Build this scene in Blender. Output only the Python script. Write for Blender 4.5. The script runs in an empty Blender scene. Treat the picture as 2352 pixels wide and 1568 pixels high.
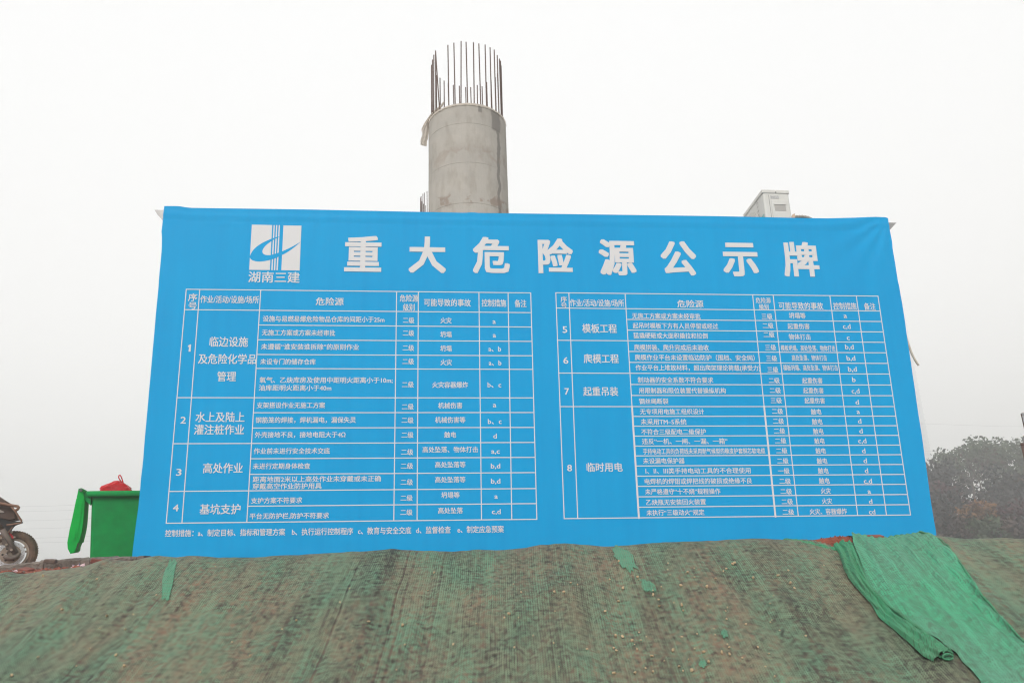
# -*- coding: utf-8 -*-
import bpy, bmesh, math, random
import numpy as np
from mathutils import Vector, Matrix, noise
random.seed(7); rng = np.random.default_rng(7)
SC = bpy.context.scene; COL = SC.collection

# ------------------------------------------------------------------ camera
FOC = 1568.0; CX, CY = 1176.0, 784.0
_up = np.array([-192, 5900, -1568.]); _up /= np.linalg.norm(_up)
_fw = np.array([0, 0, -1.]); _fw -= _fw.dot(_up) * _up; _fw /= np.linalg.norm(_fw)
_rt = np.cross(_fw, _up)
M = np.array([_rt, _fw, _up])
EYE = np.array([0, 0, 1.6])
cam = bpy.data.cameras.new('camera'); camo = bpy.data.objects.new('camera', cam); COL.objects.link(camo)
cam.lens = 24.0; cam.sensor_width = 36.0; cam.clip_start = 0.05; cam.clip_end = 6000
m4 = Matrix.Identity(4)
for i in range(3):
    for j in range(3): m4[i][j] = M[i][j]
    m4[i][3] = EYE[i]
camo.matrix_world = m4
SC.camera = camo
# ------------------------------------------------------------------ sky, sun, exposure
SUN_EL, SUN_AZ = math.radians(38), math.radians(196)     # azimuth clockwise from +Y: behind the camera, a little left
w = bpy.data.worlds.new('World'); SC.world = w; w.use_nodes = True
nt = w.node_tree; nt.nodes.clear()
def N_(t, ty, **k):
    n = t.nodes.new(ty)
    for a, b in k.items(): setattr(n, a, b)
    return n
sky = N_(nt, 'ShaderNodeTexSky', sky_type='NISHITA', sun_disc=False, sun_elevation=SUN_EL, sun_rotation=SUN_AZ, dust_density=6.0, air_density=1.5)
tc = N_(nt, 'ShaderNodeTexCoord'); sep = N_(nt, 'ShaderNodeSeparateXYZ')
nt.links.new(tc.outputs['Generated'], sep.inputs[0])
mr = N_(nt, 'ShaderNodeMapRange'); mr.inputs[1].default_value = 0; mr.inputs[2].default_value = 1
mr.inputs[3].default_value = 8.3; mr.inputs[4].default_value = 8.3
nt.links.new(sep.outputs['Z'], mr.inputs[0])
vm = N_(nt, 'ShaderNodeVectorMath', operation='SCALE'); vm.inputs[0].default_value = (0.985, 0.993, 1.0)
nt.links.new(mr.outputs[0], vm.inputs['Scale'])
mx = N_(nt, 'ShaderNodeMix', data_type='RGBA'); mx.inputs[0].default_value = 0.93
nt.links.new(sky.outputs[0], mx.inputs[6]); nt.links.new(vm.outputs[0], mx.inputs[7])
bg = N_(nt, 'ShaderNodeBackground'); bg.inputs[1].default_value = 0.1
ow = N_(nt, 'ShaderNodeOutputWorld')
nt.links.new(mx.outputs[2], bg.inputs[0]); nt.links.new(bg.outputs[0], ow.inputs[0])
sl = bpy.data.lights.new('sun', 'SUN'); sl.energy = 4.6; sl.angle = math.radians(22); sl.color = (1.0, 0.98, 0.955)
so = bpy.data.objects.new('sun', sl); COL.objects.link(so)
sd = Vector((math.sin(SUN_AZ) * math.cos(SUN_EL), math.cos(SUN_AZ) * math.cos(SUN_EL), math.sin(SUN_EL)))
so.rotation_euler = sd.to_track_quat('Z', 'Y').to_euler()
SC.view_settings.view_transform = 'Standard'; SC.view_settings.look = 'None'
SC.view_settings.exposure = 0.38; SC.view_settings.gamma = 1.0; SC.view_settings.use_curve_mapping = False
SC.render.engine = 'CYCLES'
SC.cycles.use_denoising = True; SC.cycles.denoiser = 'OPENIMAGEDENOISE'; SC.cycles.denoising_prefilter = 'ACCURATE'; SC.cycles.denoising_input_passes = 'RGB_ALBEDO_NORMAL'
SC.cycles.volume_bounces = 3; SC.cycles.max_bounces = 8; SC.cycles.diffuse_bounces = 3
SC.cycles.transparent_max_bounces = 12
SC.cycles.filter_width = 1.2

# ------------------------------------------------------------------ pixel helpers (2352-wide copy of the photograph)
def ray(x, y): return M @ np.array([x - CX, -(y - CY), -FOC]) / FOC
def atY(x, y, Y):
    d = ray(x, y); return EYE + d * (Y / d[1])
def atYv(x, y, Y): return Vector(atY(x, y, Y))

# ------------------------------------------------------------------ materials
def mat(name, color, rough=0.7, metal=0.0, var=0.0, scale=8.0, bump=0.0, bscale=60.0, col2=None, spec=0.5, detail=6.0, trans=0.0):
    m = bpy.data.materials.new(name); m.use_nodes = True
    t = m.node_tree; b = t.nodes['Principled BSDF']
    b.inputs['Roughness'].default_value = rough; b.inputs['Metallic'].default_value = metal
    b.inputs['Specular IOR Level'].default_value = spec
    b.inputs['Base Color'].default_value = (*color, 1)
    tcn = N_(t, 'ShaderNodeTexCoord')
    if var > 0 or col2:
        n = N_(t, 'ShaderNodeTexNoise'); n.inputs['Scale'].default_value = scale; n.inputs['Detail'].default_value = detail
        n.inputs['Roughness'].default_value = 0.65
        t.links.new(tcn.outputs['Object'], n.inputs['Vector'])
        r = N_(t, 'ShaderNodeValToRGB'); r.color_ramp.elements[0].position = 0.3; r.color_ramp.elements[1].position = 0.7
        c2 = col2 if col2 else tuple(c * (1 - var) for c in color)
        r.color_ramp.elements[0].color = (*c2, 1); r.color_ramp.elements[1].color = (*color, 1)
        t.links.new(n.outputs['Fac'], r.inputs[0]); t.links.new(r.outputs[0], b.inputs['Base Color'])
    if bump > 0:
        n2 = N_(t, 'ShaderNodeTexNoise'); n2.inputs['Scale'].default_value = bscale; n2.inputs['Detail'].default_value = 5
        t.links.new(tcn.outputs['Object'], n2.inputs['Vector'])
        bp = N_(t, 'ShaderNodeBump'); bp.inputs['Strength'].default_value = bump; bp.inputs['Distance'].default_value = 0.02
        t.links.new(n2.outputs['Fac'], bp.inputs['Height']); t.links.new(bp.outputs[0], b.inputs['Normal'])
    return m

def translucent(m, w_=0.5):
    t = m.node_tree; b = t.nodes['Principled BSDF']; o_ = t.nodes['Material Output']
    tl_ = N_(t, 'ShaderNodeBsdfTranslucent'); ms = N_(t, 'ShaderNodeMixShader'); ms.inputs[0].default_value = w_
    if b.inputs['Base Color'].links: t.links.new(b.inputs['Base Color'].links[0].from_socket, tl_.inputs[0])
    else: tl_.inputs[0].default_value = b.inputs['Base Color'].default_value
    t.links.new(b.outputs[0], ms.inputs[1]); t.links.new(tl_.outputs[0], ms.inputs[2]); t.links.new(ms.outputs[0], o_.inputs['Surface'])
    return m
# ------------------------------------------------------------------ object helpers
def tag(o, label=None, cat=None, group=None, kind=None):
    if label: o['label'] = label
    if cat: o['category'] = cat
    if group: o['group'] = group
    if kind: o['kind'] = kind
    return o
def thing(name, loc, label, cat, group=None):
    o = bpy.data.objects.new(name, None); o.location = loc; COL.objects.link(o); o.empty_display_size = 0.1
    return tag(o, label, cat, group)
def link(name, me, m=None, parent=None, smooth=False):
    o = bpy.data.objects.new(name, me); COL.objects.link(o)
    if m and not me.materials: me.materials.append(m)
    if parent:
        o.parent = parent
        o.matrix_parent_inverse = Matrix.Translation(-Vector(parent.location)) if parent.type == 'EMPTY' and parent.parent is None else parent_inv(parent)
    if smooth:
        me.polygons.foreach_set('use_smooth', [True] * len(me.polygons))
    return o
def parent_inv(p):
    mm = Matrix.Identity(4); chain = []
    q = p
    while q: chain.append(q); q = q.parent
    for q in reversed(chain): mm = mm @ q.matrix_parent_inverse @ Matrix.Translation(q.location)
    return mm.inverted()
def pydata(name, v, f, m=None, parent=None, smooth=False, oname=None):
    me = bpy.data.meshes.new(name); me.from_pydata([tuple(a) for a in v], [], [tuple(a) for a in f]); me.update()
    return link(oname or name, me, m, parent, smooth)
def bmo(name, bm, m, parent=None, smooth=False):
    bmesh.ops.recalc_face_normals(bm, faces=bm.faces)
    me = bpy.data.meshes.new(name); bm.to_mesh(me); bm.free()
    return link(name, me, m, parent, smooth)
def add_box(bm, c, s, rot=None, bev=0.0):
    mm = Matrix.Translation(c) @ (rot.to_4x4() if rot else Matrix.Identity(4)) @ Matrix.Diagonal((s[0], s[1], s[2], 1))
    r = bmesh.ops.create_cube(bm, size=1.0, matrix=mm)
    if bev > 0:
        es = list({e for v in r['verts'] for e in v.link_edges})
        bmesh.ops.bevel(bm, geom=es, offset=bev, segments=2, affect='EDGES', profile=0.5)
def add_tube(bm, pts, r, seg=10, cap=True):
    pts = [Vector(p) for p in pts]; n = len(pts)
    rs = r if hasattr(r, '__len__') else [r] * n
    rings = []; prev = None
    for i, p in enumerate(pts):
        t = (pts[min(i + 1, n - 1)] - pts[max(i - 1, 0)]).normalized()
        if prev is None:
            a = Vector((0, 0, 1)) if abs(t.z) < 0.9 else Vector((1, 0, 0))
            u = t.cross(a).normalized()
        else: u = (prev - t * prev.dot(t)).normalized()
        prev = u; v = t.cross(u)
        rings.append([bm.verts.new(p + (u * math.cos(2 * math.pi * k / seg) + v * math.sin(2 * math.pi * k / seg)) * rs[i]) for k in range(seg)])
    for i in range(n - 1):
        for k in range(seg):
            bm.faces.new((rings[i][k], rings[i][(k + 1) % seg], rings[i + 1][(k + 1) % seg], rings[i + 1][k]))
    if cap:
        bm.faces.new(rings[0][::-1]); bm.faces.new(rings[-1])
def add_prism(bm, pts, nrm, depth):
    """polygon of world points pushed along nrm by depth"""
    a = [bm.verts.new(Vector(p)) for p in pts]; b = [bm.verts.new(Vector(p) + Vector(nrm) * depth) for p in pts]
    bm.faces.new(a); bm.faces.new(b[::-1]); n = len(a)
    for i in range(n): bm.faces.new((a[i], b[i], b[(i + 1) % n], a[(i + 1) % n]))
def add_cyl(bm, c, ax, r, h, seg=24, r2=None):
    ax = Vector(ax).normalized(); q = ax.to_track_quat('Z', 'Y').to_matrix().to_4x4()
    bmesh.ops.create_cone(bm, cap_ends=True, segments=seg, radius1=r, radius2=r if r2 is None else r2, depth=h, matrix=Matrix.Translation(c) @ q)
def smoothstep(a, b, x):
    t = np.clip((x - a) / (b - a), 0, 1); return t * t * (3 - 2 * t)
# value noise, vectorised
_tab = rng.random((256, 256))
def vn(x, y):
    xi = np.floor(x).astype(int); yi = np.floor(y).astype(int); fx = x - xi; fy = y - yi
    fx = fx * fx * (3 - 2 * fx); fy = fy * fy * (3 - 2 * fy)
    g = lambda i, j: _tab[i % 256, j % 256]
    return (g(xi, yi) * (1 - fx) + g(xi + 1, yi) * fx) * (1 - fy) + (g(xi, yi + 1) * (1 - fx) + g(xi + 1, yi + 1) * fx) * fy - 0.5
def fbm(x, y, o=4):
    s = 0; a = 1
    for k in range(o): s = s + a * vn(x * 2 ** k + 17.3 * k, y * 2 ** k + 5.1 * k); a *= 0.5
    return s

# ================================================================== TERRAIN
YC = 7.0                                       # the crest of the bank
prof = [(-420, 1345), (0, 1321), (18, 1316), (42, 1320), (73, 1318), (102, 1313), (146, 1309.5), (199, 1302), (232, 1291), (251, 1284), (265, 1289), (293, 1291), (318, 1287.5), (339, 1283), (362, 1278.5), (402, 1283),
        (436, 1279), (504, 1283), (586, 1283), (650, 1278), (688, 1277), (760, 1272), (840, 1268), (900, 1263), (960, 1267), (1040, 1269), (1100, 1265), (1140, 1266), (1200, 1262), (1240, 1255), (1300, 1250), (1350, 1254), (1390, 1258),
        (1450, 1254), (1500, 1249), (1560, 1247), (1640, 1244), (1700, 1240), (1750, 1240), (1800, 1242), (1850, 1242), (1890, 1236), (1925, 1231), (1955, 1233), (2000, 1238), (2040, 1241),
        (2075, 1236), (2105, 1230), (2140, 1231), (2180, 1237), (2225, 1241), (2300, 1238), (2352, 1240), (2700, 1246)]
_pw = np.array([atY(x, y, YC) for x, y in prof]); _px, _pz = _pw[:, 0], _pw[:, 2]
P = 1.28
def zcrest(x): return np.interp(x, _px, _pz)
def terrain(x, y):
    x = np.asarray(x, float); y = np.asarray(y, float)
    zc = zcrest(x)
    d = np.maximum(YC - y, 0)
    front = zc - 0.66 * (np.sqrt(d * d + 0.12 ** 2) - 0.12)
    amp = smoothstep(0.05, 0.8, d)
    front = front + amp * (0.07 * fbm(x * 0.9 + 3, y * 0.5, 2) + 0.035 * fbm(x * 3.1, y * 1.3 + 9, 3) + 0.045 * np.abs(fbm(x * 4.3 + 20, y * 3.6, 3)) + 0.014 * fbm(x * 9, y * 7, 2))
    front = 0.5 * (front + 0.0 + np.sqrt((front) ** 2 + 0.01))           # foot of the bank eases into the low ground
    front = np.where(y < YC, front, zc)
    # behind the crest
    back = P - 0.055 + 0.012 * smoothstep(-4.2, -4.8, x) + 0.012 * fbm(x * 2, y * 2, 3)
    back = back - 0.24 * smoothstep(8.55, 9.1, y) * smoothstep(-5.2, -5.8, x)
    mound = smoothstep(0.0, 0.35, y - YC)
    z = np.where(y <= YC, front, zc * (1 - mound) + back * mound)
    # the platform breaks off towards the river
    brk = 10.2 + 4.0 * smoothstep(-5.5, -4.0, x) + 0.4 * fbm(x * .5, x * 0 + 2.0, 2)
    brk = brk - 6.6 * smoothstep(-0.02, 0.08, x - 0.577 * y)
    z = z - np.minimum(np.maximum(y - brk, 0) * 0.9, 15.0) * (y > brk)
    # wooded rise on the right
    rise = smoothstep(13, 22, x) * smoothstep(26, 38, y)
    z = z + rise * (12.3 + 3.0 * smoothstep(60, 160, y) + 0.8 * fbm(x * .05, y * .05, 3))
    side = smoothstep(14, 26, np.abs(x)) * (y < brk) * (y > 5)
    return z
def axis(fa, fb, fs, lo, hi, g=1.22):
    a = list(np.arange(fa, fb + 1e-6, fs)); s = fs
    while a[-1] < hi: s *= g; a.append(min(a[-1] + s, hi))
    s = fs
    while a[0] > lo: s *= g; a.insert(0, max(a[0] - s, lo))
    return np.array(a)
LIM = 1480.0
gx = axis(-7.5, 7.5, 0.05, -LIM, LIM); gy = axis(3.9, 9.5, 0.04, -LIM, LIM)
def grid_mesh(name, X, Y, Z, m, mask=None, uv=None, parent=None):
    ny, nx = X.shape
    v = np.stack([X, Y, Z], -1).reshape(-1, 3)
    idx = np.arange(ny * nx).reshape(ny, nx)
    f = np.stack([idx[:-1, :-1], idx[:-1, 1:], idx[1:, 1:], idx[1:, :-1]], -1)
    if mask is not None: f = f[mask[:-1, :-1]]
    f = f.reshape(-1, 4)
    me = bpy.data.meshes.new(name)
    me.vertices.add(len(v)); me.vertices.foreach_set('co', v.ravel())
    me.loops.add(f.size); me.loops.foreach_set('vertex_index', f.ravel().astype(np.int32))
    me.polygons.add(len(f)); me.polygons.foreach_set('loop_start', np.arange(0, f.size, 4, dtype=np.int32))
    me.polygons.foreach_set('use_smooth', np.ones(len(f), bool))
    me.update(calc_edges=True); me.validate()
    if uv is not None:
        l = me.uv_layers.new(name='UVMap'); u = uv.reshape(-1, 2)[f.ravel()]
        l.data.foreach_set('uv', u.ravel())
    return link(name, me, m, parent)

# soil material
def soil_colour(t, crest=True):
    """mottled brown fill; returns a colour socket"""
    tcn = N_(t, 'ShaderNodeTexCoord')
    def noi(s, d=5, vec=None, dist=0.0):
        n = N_(t, 'ShaderNodeTexNoise'); n.inputs['Scale'].default_value = s; n.inputs['Detail'].default_value = d; n.inputs['Distortion'].default_value = dist
        t.links.new(vec or tcn.outputs['Object'], n.inputs['Vector']); return n
    def ramp(src, stops):
        r = N_(t, 'ShaderNodeValToRGB'); e = r.color_ramp.elements
        while len(e) < len(stops): e.new(0.5)
        for q, (p, c) in zip(e, stops): q.position = p; q.color = (*c, 1)
        t.links.new(src, r.inputs[0]); return r
    mp = N_(t, 'ShaderNodeMapping'); mp.inputs['Scale'].default_value = (1.6, 0.55, 0.8); t.links.new(tcn.outputs['Object'], mp.inputs[0])
    big = noi(1.1, 6, mp.outputs[0], 0.6)
    r1 = ramp(big.outputs['Fac'], [(0.34, (0.045, 0.038, 0.03)), (0.44, (0.10, 0.073, 0.052)), (0.56, (0.185, 0.135, 0.095)), (0.72, (0.25, 0.15, 0.105))])
    fine = noi(18, 10)
    r2 = ramp(fine.outputs['Fac'], [(0.38, (0.22, 0.24, 0.24)), (0.52, (0.9, 0.9, 0.9)), (0.66, (1.5, 1.35, 1.2))])
    mu = N_(t, 'ShaderNodeMix', data_type='RGBA', blend_type='MULTIPLY'); mu.inputs[0].default_value = 0.8
    t.links.new(r1.outputs[0], mu.inputs[6]); t.links.new(r2.outputs[0], mu.inputs[7])
    if not crest:
        dk_ = N_(t, 'ShaderNodeMix', data_type='RGBA', blend_type='MULTIPLY'); dk_.inputs[0].default_value = 1; dk_.inputs[7].default_value = (0.62, 0.60, 0.58, 1)  # shade below the net painted into the soil colour
        t.links.new(mu.outputs[2], dk_.inputs[6]); return dk_.outputs[2], noi
    # bare red earth along the top of the bank, grass and scrub farther off
    sp = N_(t, 'ShaderNodeSeparateXYZ'); t.links.new(tcn.outputs['Object'], sp.inputs[0])
    mr = N_(t, 'ShaderNodeMapRange'); mr.inputs[1].default_value = 6.45; mr.inputs[2].default_value = 6.75; t.links.new(sp.outputs['Y'], mr.inputs[0])
    r3 = ramp(fine.outputs['Fac'], [(0.3, (0.12, 0.035, 0.022)), (0.6, (0.27, 0.075, 0.045)), (0.8, (0.36, 0.16, 0.11))])
    m2 = N_(t, 'ShaderNodeMix', data_type='RGBA'); t.links.new(mr.outputs[0], m2.inputs[0]); t.links.new(mu.outputs[2], m2.inputs[6]); t.links.new(r3.outputs[0], m2.inputs[7])
    ln = N_(t, 'ShaderNodeVectorMath', operation='LENGTH'); t.links.new(tcn.outputs['Object'], ln.inputs[0])
    m9 = N_(t, 'ShaderNodeMapRange'); m9.inputs[1].default_value = 13; m9.inputs[2].default_value = 17; t.links.new(ln.outputs['Value'], m9.inputs[0])
    m3 = N_(t, 'ShaderNodeMix', data_type='RGBA'); m3.inputs[7].default_value = (0.085, 0.095, 0.07, 1)
    t.links.new(m9.outputs[0], m3.inputs[0]); t.links.new(m2.outputs[2], m3.inputs[6])
    return m3.outputs[2], noi
def soil_material():
    m = bpy.data.materials.new('red_soil'); m.use_nodes = True; t = m.node_tree; b = t.nodes['Principled BSDF']
    b.inputs['Roughness'].default_value = 0.95; b.inputs['Specular IOR Level'].default_value = 0.15
    c, noi = soil_colour(t); t.links.new(c, b.inputs['Base Color'])
    bn = noi(35, 8); bp = N_(t, 'ShaderNodeBump'); bp.inputs['Strength'].default_value = 0.8; bp.inputs['Distance'].default_value = 0.03
    t.links.new(bn.outputs['Fac'], bp.inputs['Height']); t.links.new(bp.outputs[0], b.inputs['Normal'])
    return m
M_soil = soil_material()
GX, GY = np.meshgrid(gx, gy)
ground = grid_mesh('ground', GX, GY, terrain(GX, GY), M_soil)
tag(ground, kind='structure')
M_water = mat('river_water', (0.10, 0.12, 0.10), rough=0.12, bump=0.25, bscale=1.5)
wv = [(-LIM, -LIM, -10.5), (LIM, -LIM, -10.5), (LIM, LIM, -10.5), (-LIM, LIM, -10.5)]
water = pydata('water', wv, [(0, 1, 2, 3)], M_water); tag(water, kind='structure')

def surf(x, y, lift=0.0, steps=60):
    """where the sight line of a photo pixel meets the bank"""
    d = ray(x, y)
    lo_, hi_ = 4.2, 7.3
    for _ in range(2):
        Y = np.linspace(lo_, hi_, 90); t = Y / d[1]
        X = d[0] * t; Z = 1.6 + d[2] * t
        T = terrain(X, Y)
        k = np.where(Z < T)[0]
        k = k[0] if len(k) else int(np.argmin(Z - T))
        lo_, hi_ = Y[max(k - 1, 0)], Y[min(k + 1, 89)]
    return np.array([X[k], Y[k], T[k]])
def surf_n(x, y):
    e = 0.06
    n = np.array([-(terrain(x + e, y) - terrain(x - e, y)) / (2 * e), -(terrain(x, y + e) - terrain(x, y - e)) / (2 * e), 1.0])
    return n / np.linalg.norm(n)

# ---------------------------------------------------------------- netting
def net_material(name, thread, thread2, lo, hi, pitch=0.012, streak=0.5, slits=False, thr0=0.70, under_c=None):
    """knitted shade net: thread colour over the brown fill seen in the meshes"""
    m = bpy.data.materials.new(name); m.use_nodes = True; t = m.node_tree; t.nodes.clear()
    L = t.links.new
    out = N_(t, 'ShaderNodeOutputMaterial'); under, _n = soil_colour(t, False); ms = N_(t, 'ShaderNodeMix', data_type='RGBA')
    b = N_(t, 'ShaderNodeBsdfPrincipled'); b.inputs['Roughness'].default_value = 0.6; b.inputs['Specular IOR Level'].default_value = 0.35
    uv = N_(t, 'ShaderNodeUVMap'); 
    def noi(vec, s, d=4, sc=(1, 1, 1)):
        mp = N_(t, 'ShaderNodeMapping'); mp.inputs['Scale'].default_value = sc; L(vec, mp.inputs[0])
        n = N_(t, 'ShaderNodeTexNoise'); n.inputs['Scale'].default_value = s; n.inputs['Detail'].default_value = d; L(mp.outputs[0], n.inputs['Vector']); return n.outputs['Fac']
    def mth(op, a, b_=None, c=None, clamp=False):
        n = N_(t, 'ShaderNodeMath', operation=op, use_clamp=clamp)
        for i, q in enumerate((a, b_, c)):
            if q is None: continue
            if isinstance(q, (int, float)): n.inputs[i].default_value = q
            else: L(q, n.inputs[i])
        return n.outputs[0]
    sep = N_(t, 'ShaderNodeSeparateXYZ'); L(uv.outputs[0], sep.inputs[0]); u, v = sep.outputs[0], sep.outputs[1]
    warp = mth('MULTIPLY', mth('SUBTRACT', noi(uv.outputs[0], 2.2, 3), 0.5), 0.05)
    u2 = mth('ADD', u, warp)
    k = 2 * math.pi / pitch
    zig = mth('MULTIPLY', mth('SINE', mth('MULTIPLY', v, k * 0.5)), 0.9)
    a = mth('ABSOLUTE', mth('COSINE', mth('ADD', mth('MULTIPLY', u2, k * 0.5), zig)))
    c = mth('ABSOLUTE', mth('COSINE', mth('SUBTRACT', mth('MULTIPLY', u2, k * 0.5), zig)))
    strand = mth('MAXIMUM', a, c)                         # near 1 on a thread, small in a hole
    # how closely the mesh is knitted here: long streaks down the slope plus patches
    st = noi(uv.outputs[0], 9.0, 5, (1, 0.05, 1)); pa = noi(uv.outputs[0], 1.3, 5, (1, 0.6, 1)); pf = noi(uv.outputs[0], 28, 4)
    dens = mth('ADD', mth('ADD', mth('MULTIPLY', mth('SUBTRACT', st, 0.5), streak), mth('MULTIPLY', mth('SUBTRACT', pa, 0.5), 0.30)), mth('MULTIPLY', mth('SUBTRACT', pf, 0.5), 0.8))
    fin = noi(uv.outputs[0], 55.0, 2, (1, 0.012, 1)); dens = mth('ADD', dens, mth('MULTIPLY', mth('SUBTRACT', fin, 0.5), 0.38))
    hzn = noi(uv.outputs[0], 5.0, 5, (1, 9.0, 1)); dens = mth('ADD', dens, mth('MULTIPLY', mth('SUBTRACT', hzn, 0.5), 0.45))
    if slits:      # a few long ladders where the knitting has pulled apart
        for uc, hw, dp in ((-1.50, 0.006, .16), (-1.22, 0.05, .10), (-1.05, 0.008, .28), (-0.98, 0.006, .14), (-0.72, 0.006, .12), (-3.12, 0.006, .20)):
            d_ = mth('ABSOLUTE', mth('SUBTRACT', u2, uc)); g_ = N_(t, 'ShaderNodeMapRange'); g_.inputs[1].default_value = hw * 1.6; g_.inputs[2].default_value = hw * 0.4; g_.inputs[3].default_value = 0; g_.inputs[4].default_value = dp
            L(d_, g_.inputs[0]); dens = mth('SUBTRACT', dens, g_.outputs[0])
    thr = mth('SUBTRACT', thr0, dens)
    mr = N_(t, 'ShaderNodeMapRange'); mr.inputs[3].default_value = lo; mr.inputs[4].default_value = hi
    s2 = mth('ADD', mth('SUBTRACT', strand, thr), 0.0)
    mr.inputs[1].default_value = -0.08; mr.inputs[2].default_value = 0.22
    L(s2, mr.inputs[0])
    L(mr.outputs[0], ms.inputs[0])
    r = N_(t, 'ShaderNodeValToRGB'); e = r.color_ramp.elements
    e[0].position = 0.35; e[0].color = (*thread2, 1); e[1].position = 0.62; e[1].color = (*thread, 1)
    dn = noi(uv.outputs[0], 2.7, 6, (1, 0.5, 1)); L(dn, r.inputs[0])
    if under_c: ms.inputs[6].default_value = (*under_c, 1)  # fixed dark colour: older net beneath, with its shade painted in
    else: L(under, ms.inputs[6])
    L(r.outputs[0], ms.inputs[7]); L(ms.outputs[2], b.inputs['Base Color'])
    bp = N_(t, 'ShaderNodeBump'); bp.inputs['Strength'].default_value = 0.5; bp.inputs['Distance'].default_value = 0.004; L(mr.outputs[0], bp.inputs['Height'])
    L(bp.outputs[0], b.inputs['Normal'])
    L(b.outputs[0], out.inputs[0])
    return m
M_net = net_material('dusty_green_net', (0.115, 0.23, 0.138), (0.175, 0.195, 0.12), 0.0, 1.0, pitch=0.0185, streak=0.36, slits=True, thr0=0.84)
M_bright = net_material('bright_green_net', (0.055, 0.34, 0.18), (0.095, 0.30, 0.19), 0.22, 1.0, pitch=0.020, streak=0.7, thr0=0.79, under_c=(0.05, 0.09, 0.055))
M_strip = net_material('doubled_net', (0.06, 0.25, 0.14), (0.10, 0.22, 0.14), 0.05, 0.98, pitch=0.019, streak=0.6, thr0=0.62)
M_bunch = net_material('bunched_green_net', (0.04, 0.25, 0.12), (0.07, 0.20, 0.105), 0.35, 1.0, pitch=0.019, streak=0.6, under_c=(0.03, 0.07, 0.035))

def in_poly(px, py, poly):
    inside = np.zeros(px.shape, bool); n = len(poly)
    for i in range(n):
        x1, y1 = poly[i]; x2, y2 = poly[(i + 1) % n]
        c = ((y1 > py) != (y2 > py)) & (px < (x2 - x1) * (py - y1) / (y2 - y1 + 1e-12) + x1)
        inside ^= c
    return inside
# bare patch of red earth where the net has slipped (outline in world x, y on the crest)
bare = [surf(x, y) for x, y in [(1846, 1243), (1880, 1249), (1905, 1257), (1918, 1261), (1943, 1261), (1957, 1250), (1960, 1240)]]
bare = [(p[0], p[1]) for p in bare] + [(bare[-1][0], 7.7), (bare[0][0], 7.7)]
nx_ = np.arange(-6.6, 6.6, 0.03); ny_ = np.arange(4.3, 7.45, 0.03)
NX, NY = np.meshgrid(nx_, ny_)
NZ = terrain(NX, NY) + 0.012 + 0.012 * np.abs(fbm(NX * 2.5, NY * 0.8, 4)) + 0.006 * vn(NX * 14, NY * 2.2)
# the net stops short of the crest on the left, its edge ragged
edge = 7.02 + 0.32 * smoothstep(-4.3, -3.7, NX) + 0.05 * fbm(NX * 3, NX * 0, 3)
lab = (NY < edge) & ~in_poly(NX, NY, bare)
tilt = 0.30 * (NX) * 0.12
UVn = np.stack([NX * 1.0 - tilt * (7 - NY) + 0.03 * vn(NX * 3, NY * 1.1), (7 - NY) * 1.2], -1)
net = grid_mesh('dust_net', NX, NY, NZ, M_net, mask=lab, uv=UVn)
tag(net, 'dusty faded green dust net stretched over the whole brown earth bank', 'dust net')

def quadnet(name, left, right, nu, nv, fold, lift, m, parent=None, phase=0.0, top_lift=0.0):
    """a piece of netting between two outlines traced down the bank"""
    def samp(c, t):
        c = np.array(c, float); s = np.r_[0, np.cumsum(np.linalg.norm(np.diff(c, axis=0), axis=1))]; s /= s[-1]
        return np.array([np.interp(t, s, c[:, 0]), np.interp(t, s, c[:, 1])])
    V_ = []; UV = []
    for j in range(nv + 1):
        tv = j / nv; a = samp(left, tv); b = samp(right, tv)
        for i in range(nu + 1):
            tu = i / nu; p2 = a * (1 - tu) + b * tu
            p = surf(*p2); n = surf_n(p[0], p[1])
            V_.append((p, n, tu, tv))
    X = np.zeros((nv + 1, nu + 1)); Y = X.copy(); Z = X.copy(); U_ = np.zeros((nv + 1, nu + 1, 2))
    k = 0
    for j in range(nv + 1):
        for i in range(nu + 1):
            p, n, tu, tv = V_[k]; k += 1
            h = lift + fold(tu, tv)
            q = p + n * h
            X[j, i], Y[j, i], Z[j, i] = q; U_[j, i] = (q[0], (7 - q[1]) * 1.2)
    return grid_mesh(name, X, Y, Z, m, uv=U_, parent=parent)
# bright sheet
bn_root = thing('green_net_sheet', Vector(surf(2080, 1300)), 'bright green net sheet over the right side of the bank with a twisted tail', 'dust net')
def fold1(u, v):
    s = math.sin(u * 26 / (0.5 + v) + 3 * math.sin(v * 4)) * 0.018 * (1 - 0.55 * v) * min(1, v * 8) + 0.012 * math.exp(-((u - 0.98) / 0.03) ** 2)
    s += 0.006 * math.sin(u * 70 + v * 9 + 2 * math.sin(v * 14)) * (0.3 + 0.7 * math.exp(-v * 2.0)) + 0.022 * math.exp(-(u / 0.10) ** 2) * (0.5 + 0.5 * math.sin(v * 21))
    return s + 0.004 * math.sin(v * 60 + u * 11)
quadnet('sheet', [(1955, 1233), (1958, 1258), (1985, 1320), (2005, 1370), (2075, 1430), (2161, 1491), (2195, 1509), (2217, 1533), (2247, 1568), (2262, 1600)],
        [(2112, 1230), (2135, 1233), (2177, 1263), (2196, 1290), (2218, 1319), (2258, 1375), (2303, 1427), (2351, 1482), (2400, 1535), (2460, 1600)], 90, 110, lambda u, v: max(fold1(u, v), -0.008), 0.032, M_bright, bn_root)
def fold2(u, v):
    prof_ = math.sin(math.pi * u) ** 0.6
    return (0.045 + 0.015 * math.sin(v * 9)) * prof_ + 0.017 * math.sin(u * 17 + v * 7) * prof_ + 0.006 * math.sin(u * 41 - v * 13)
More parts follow.
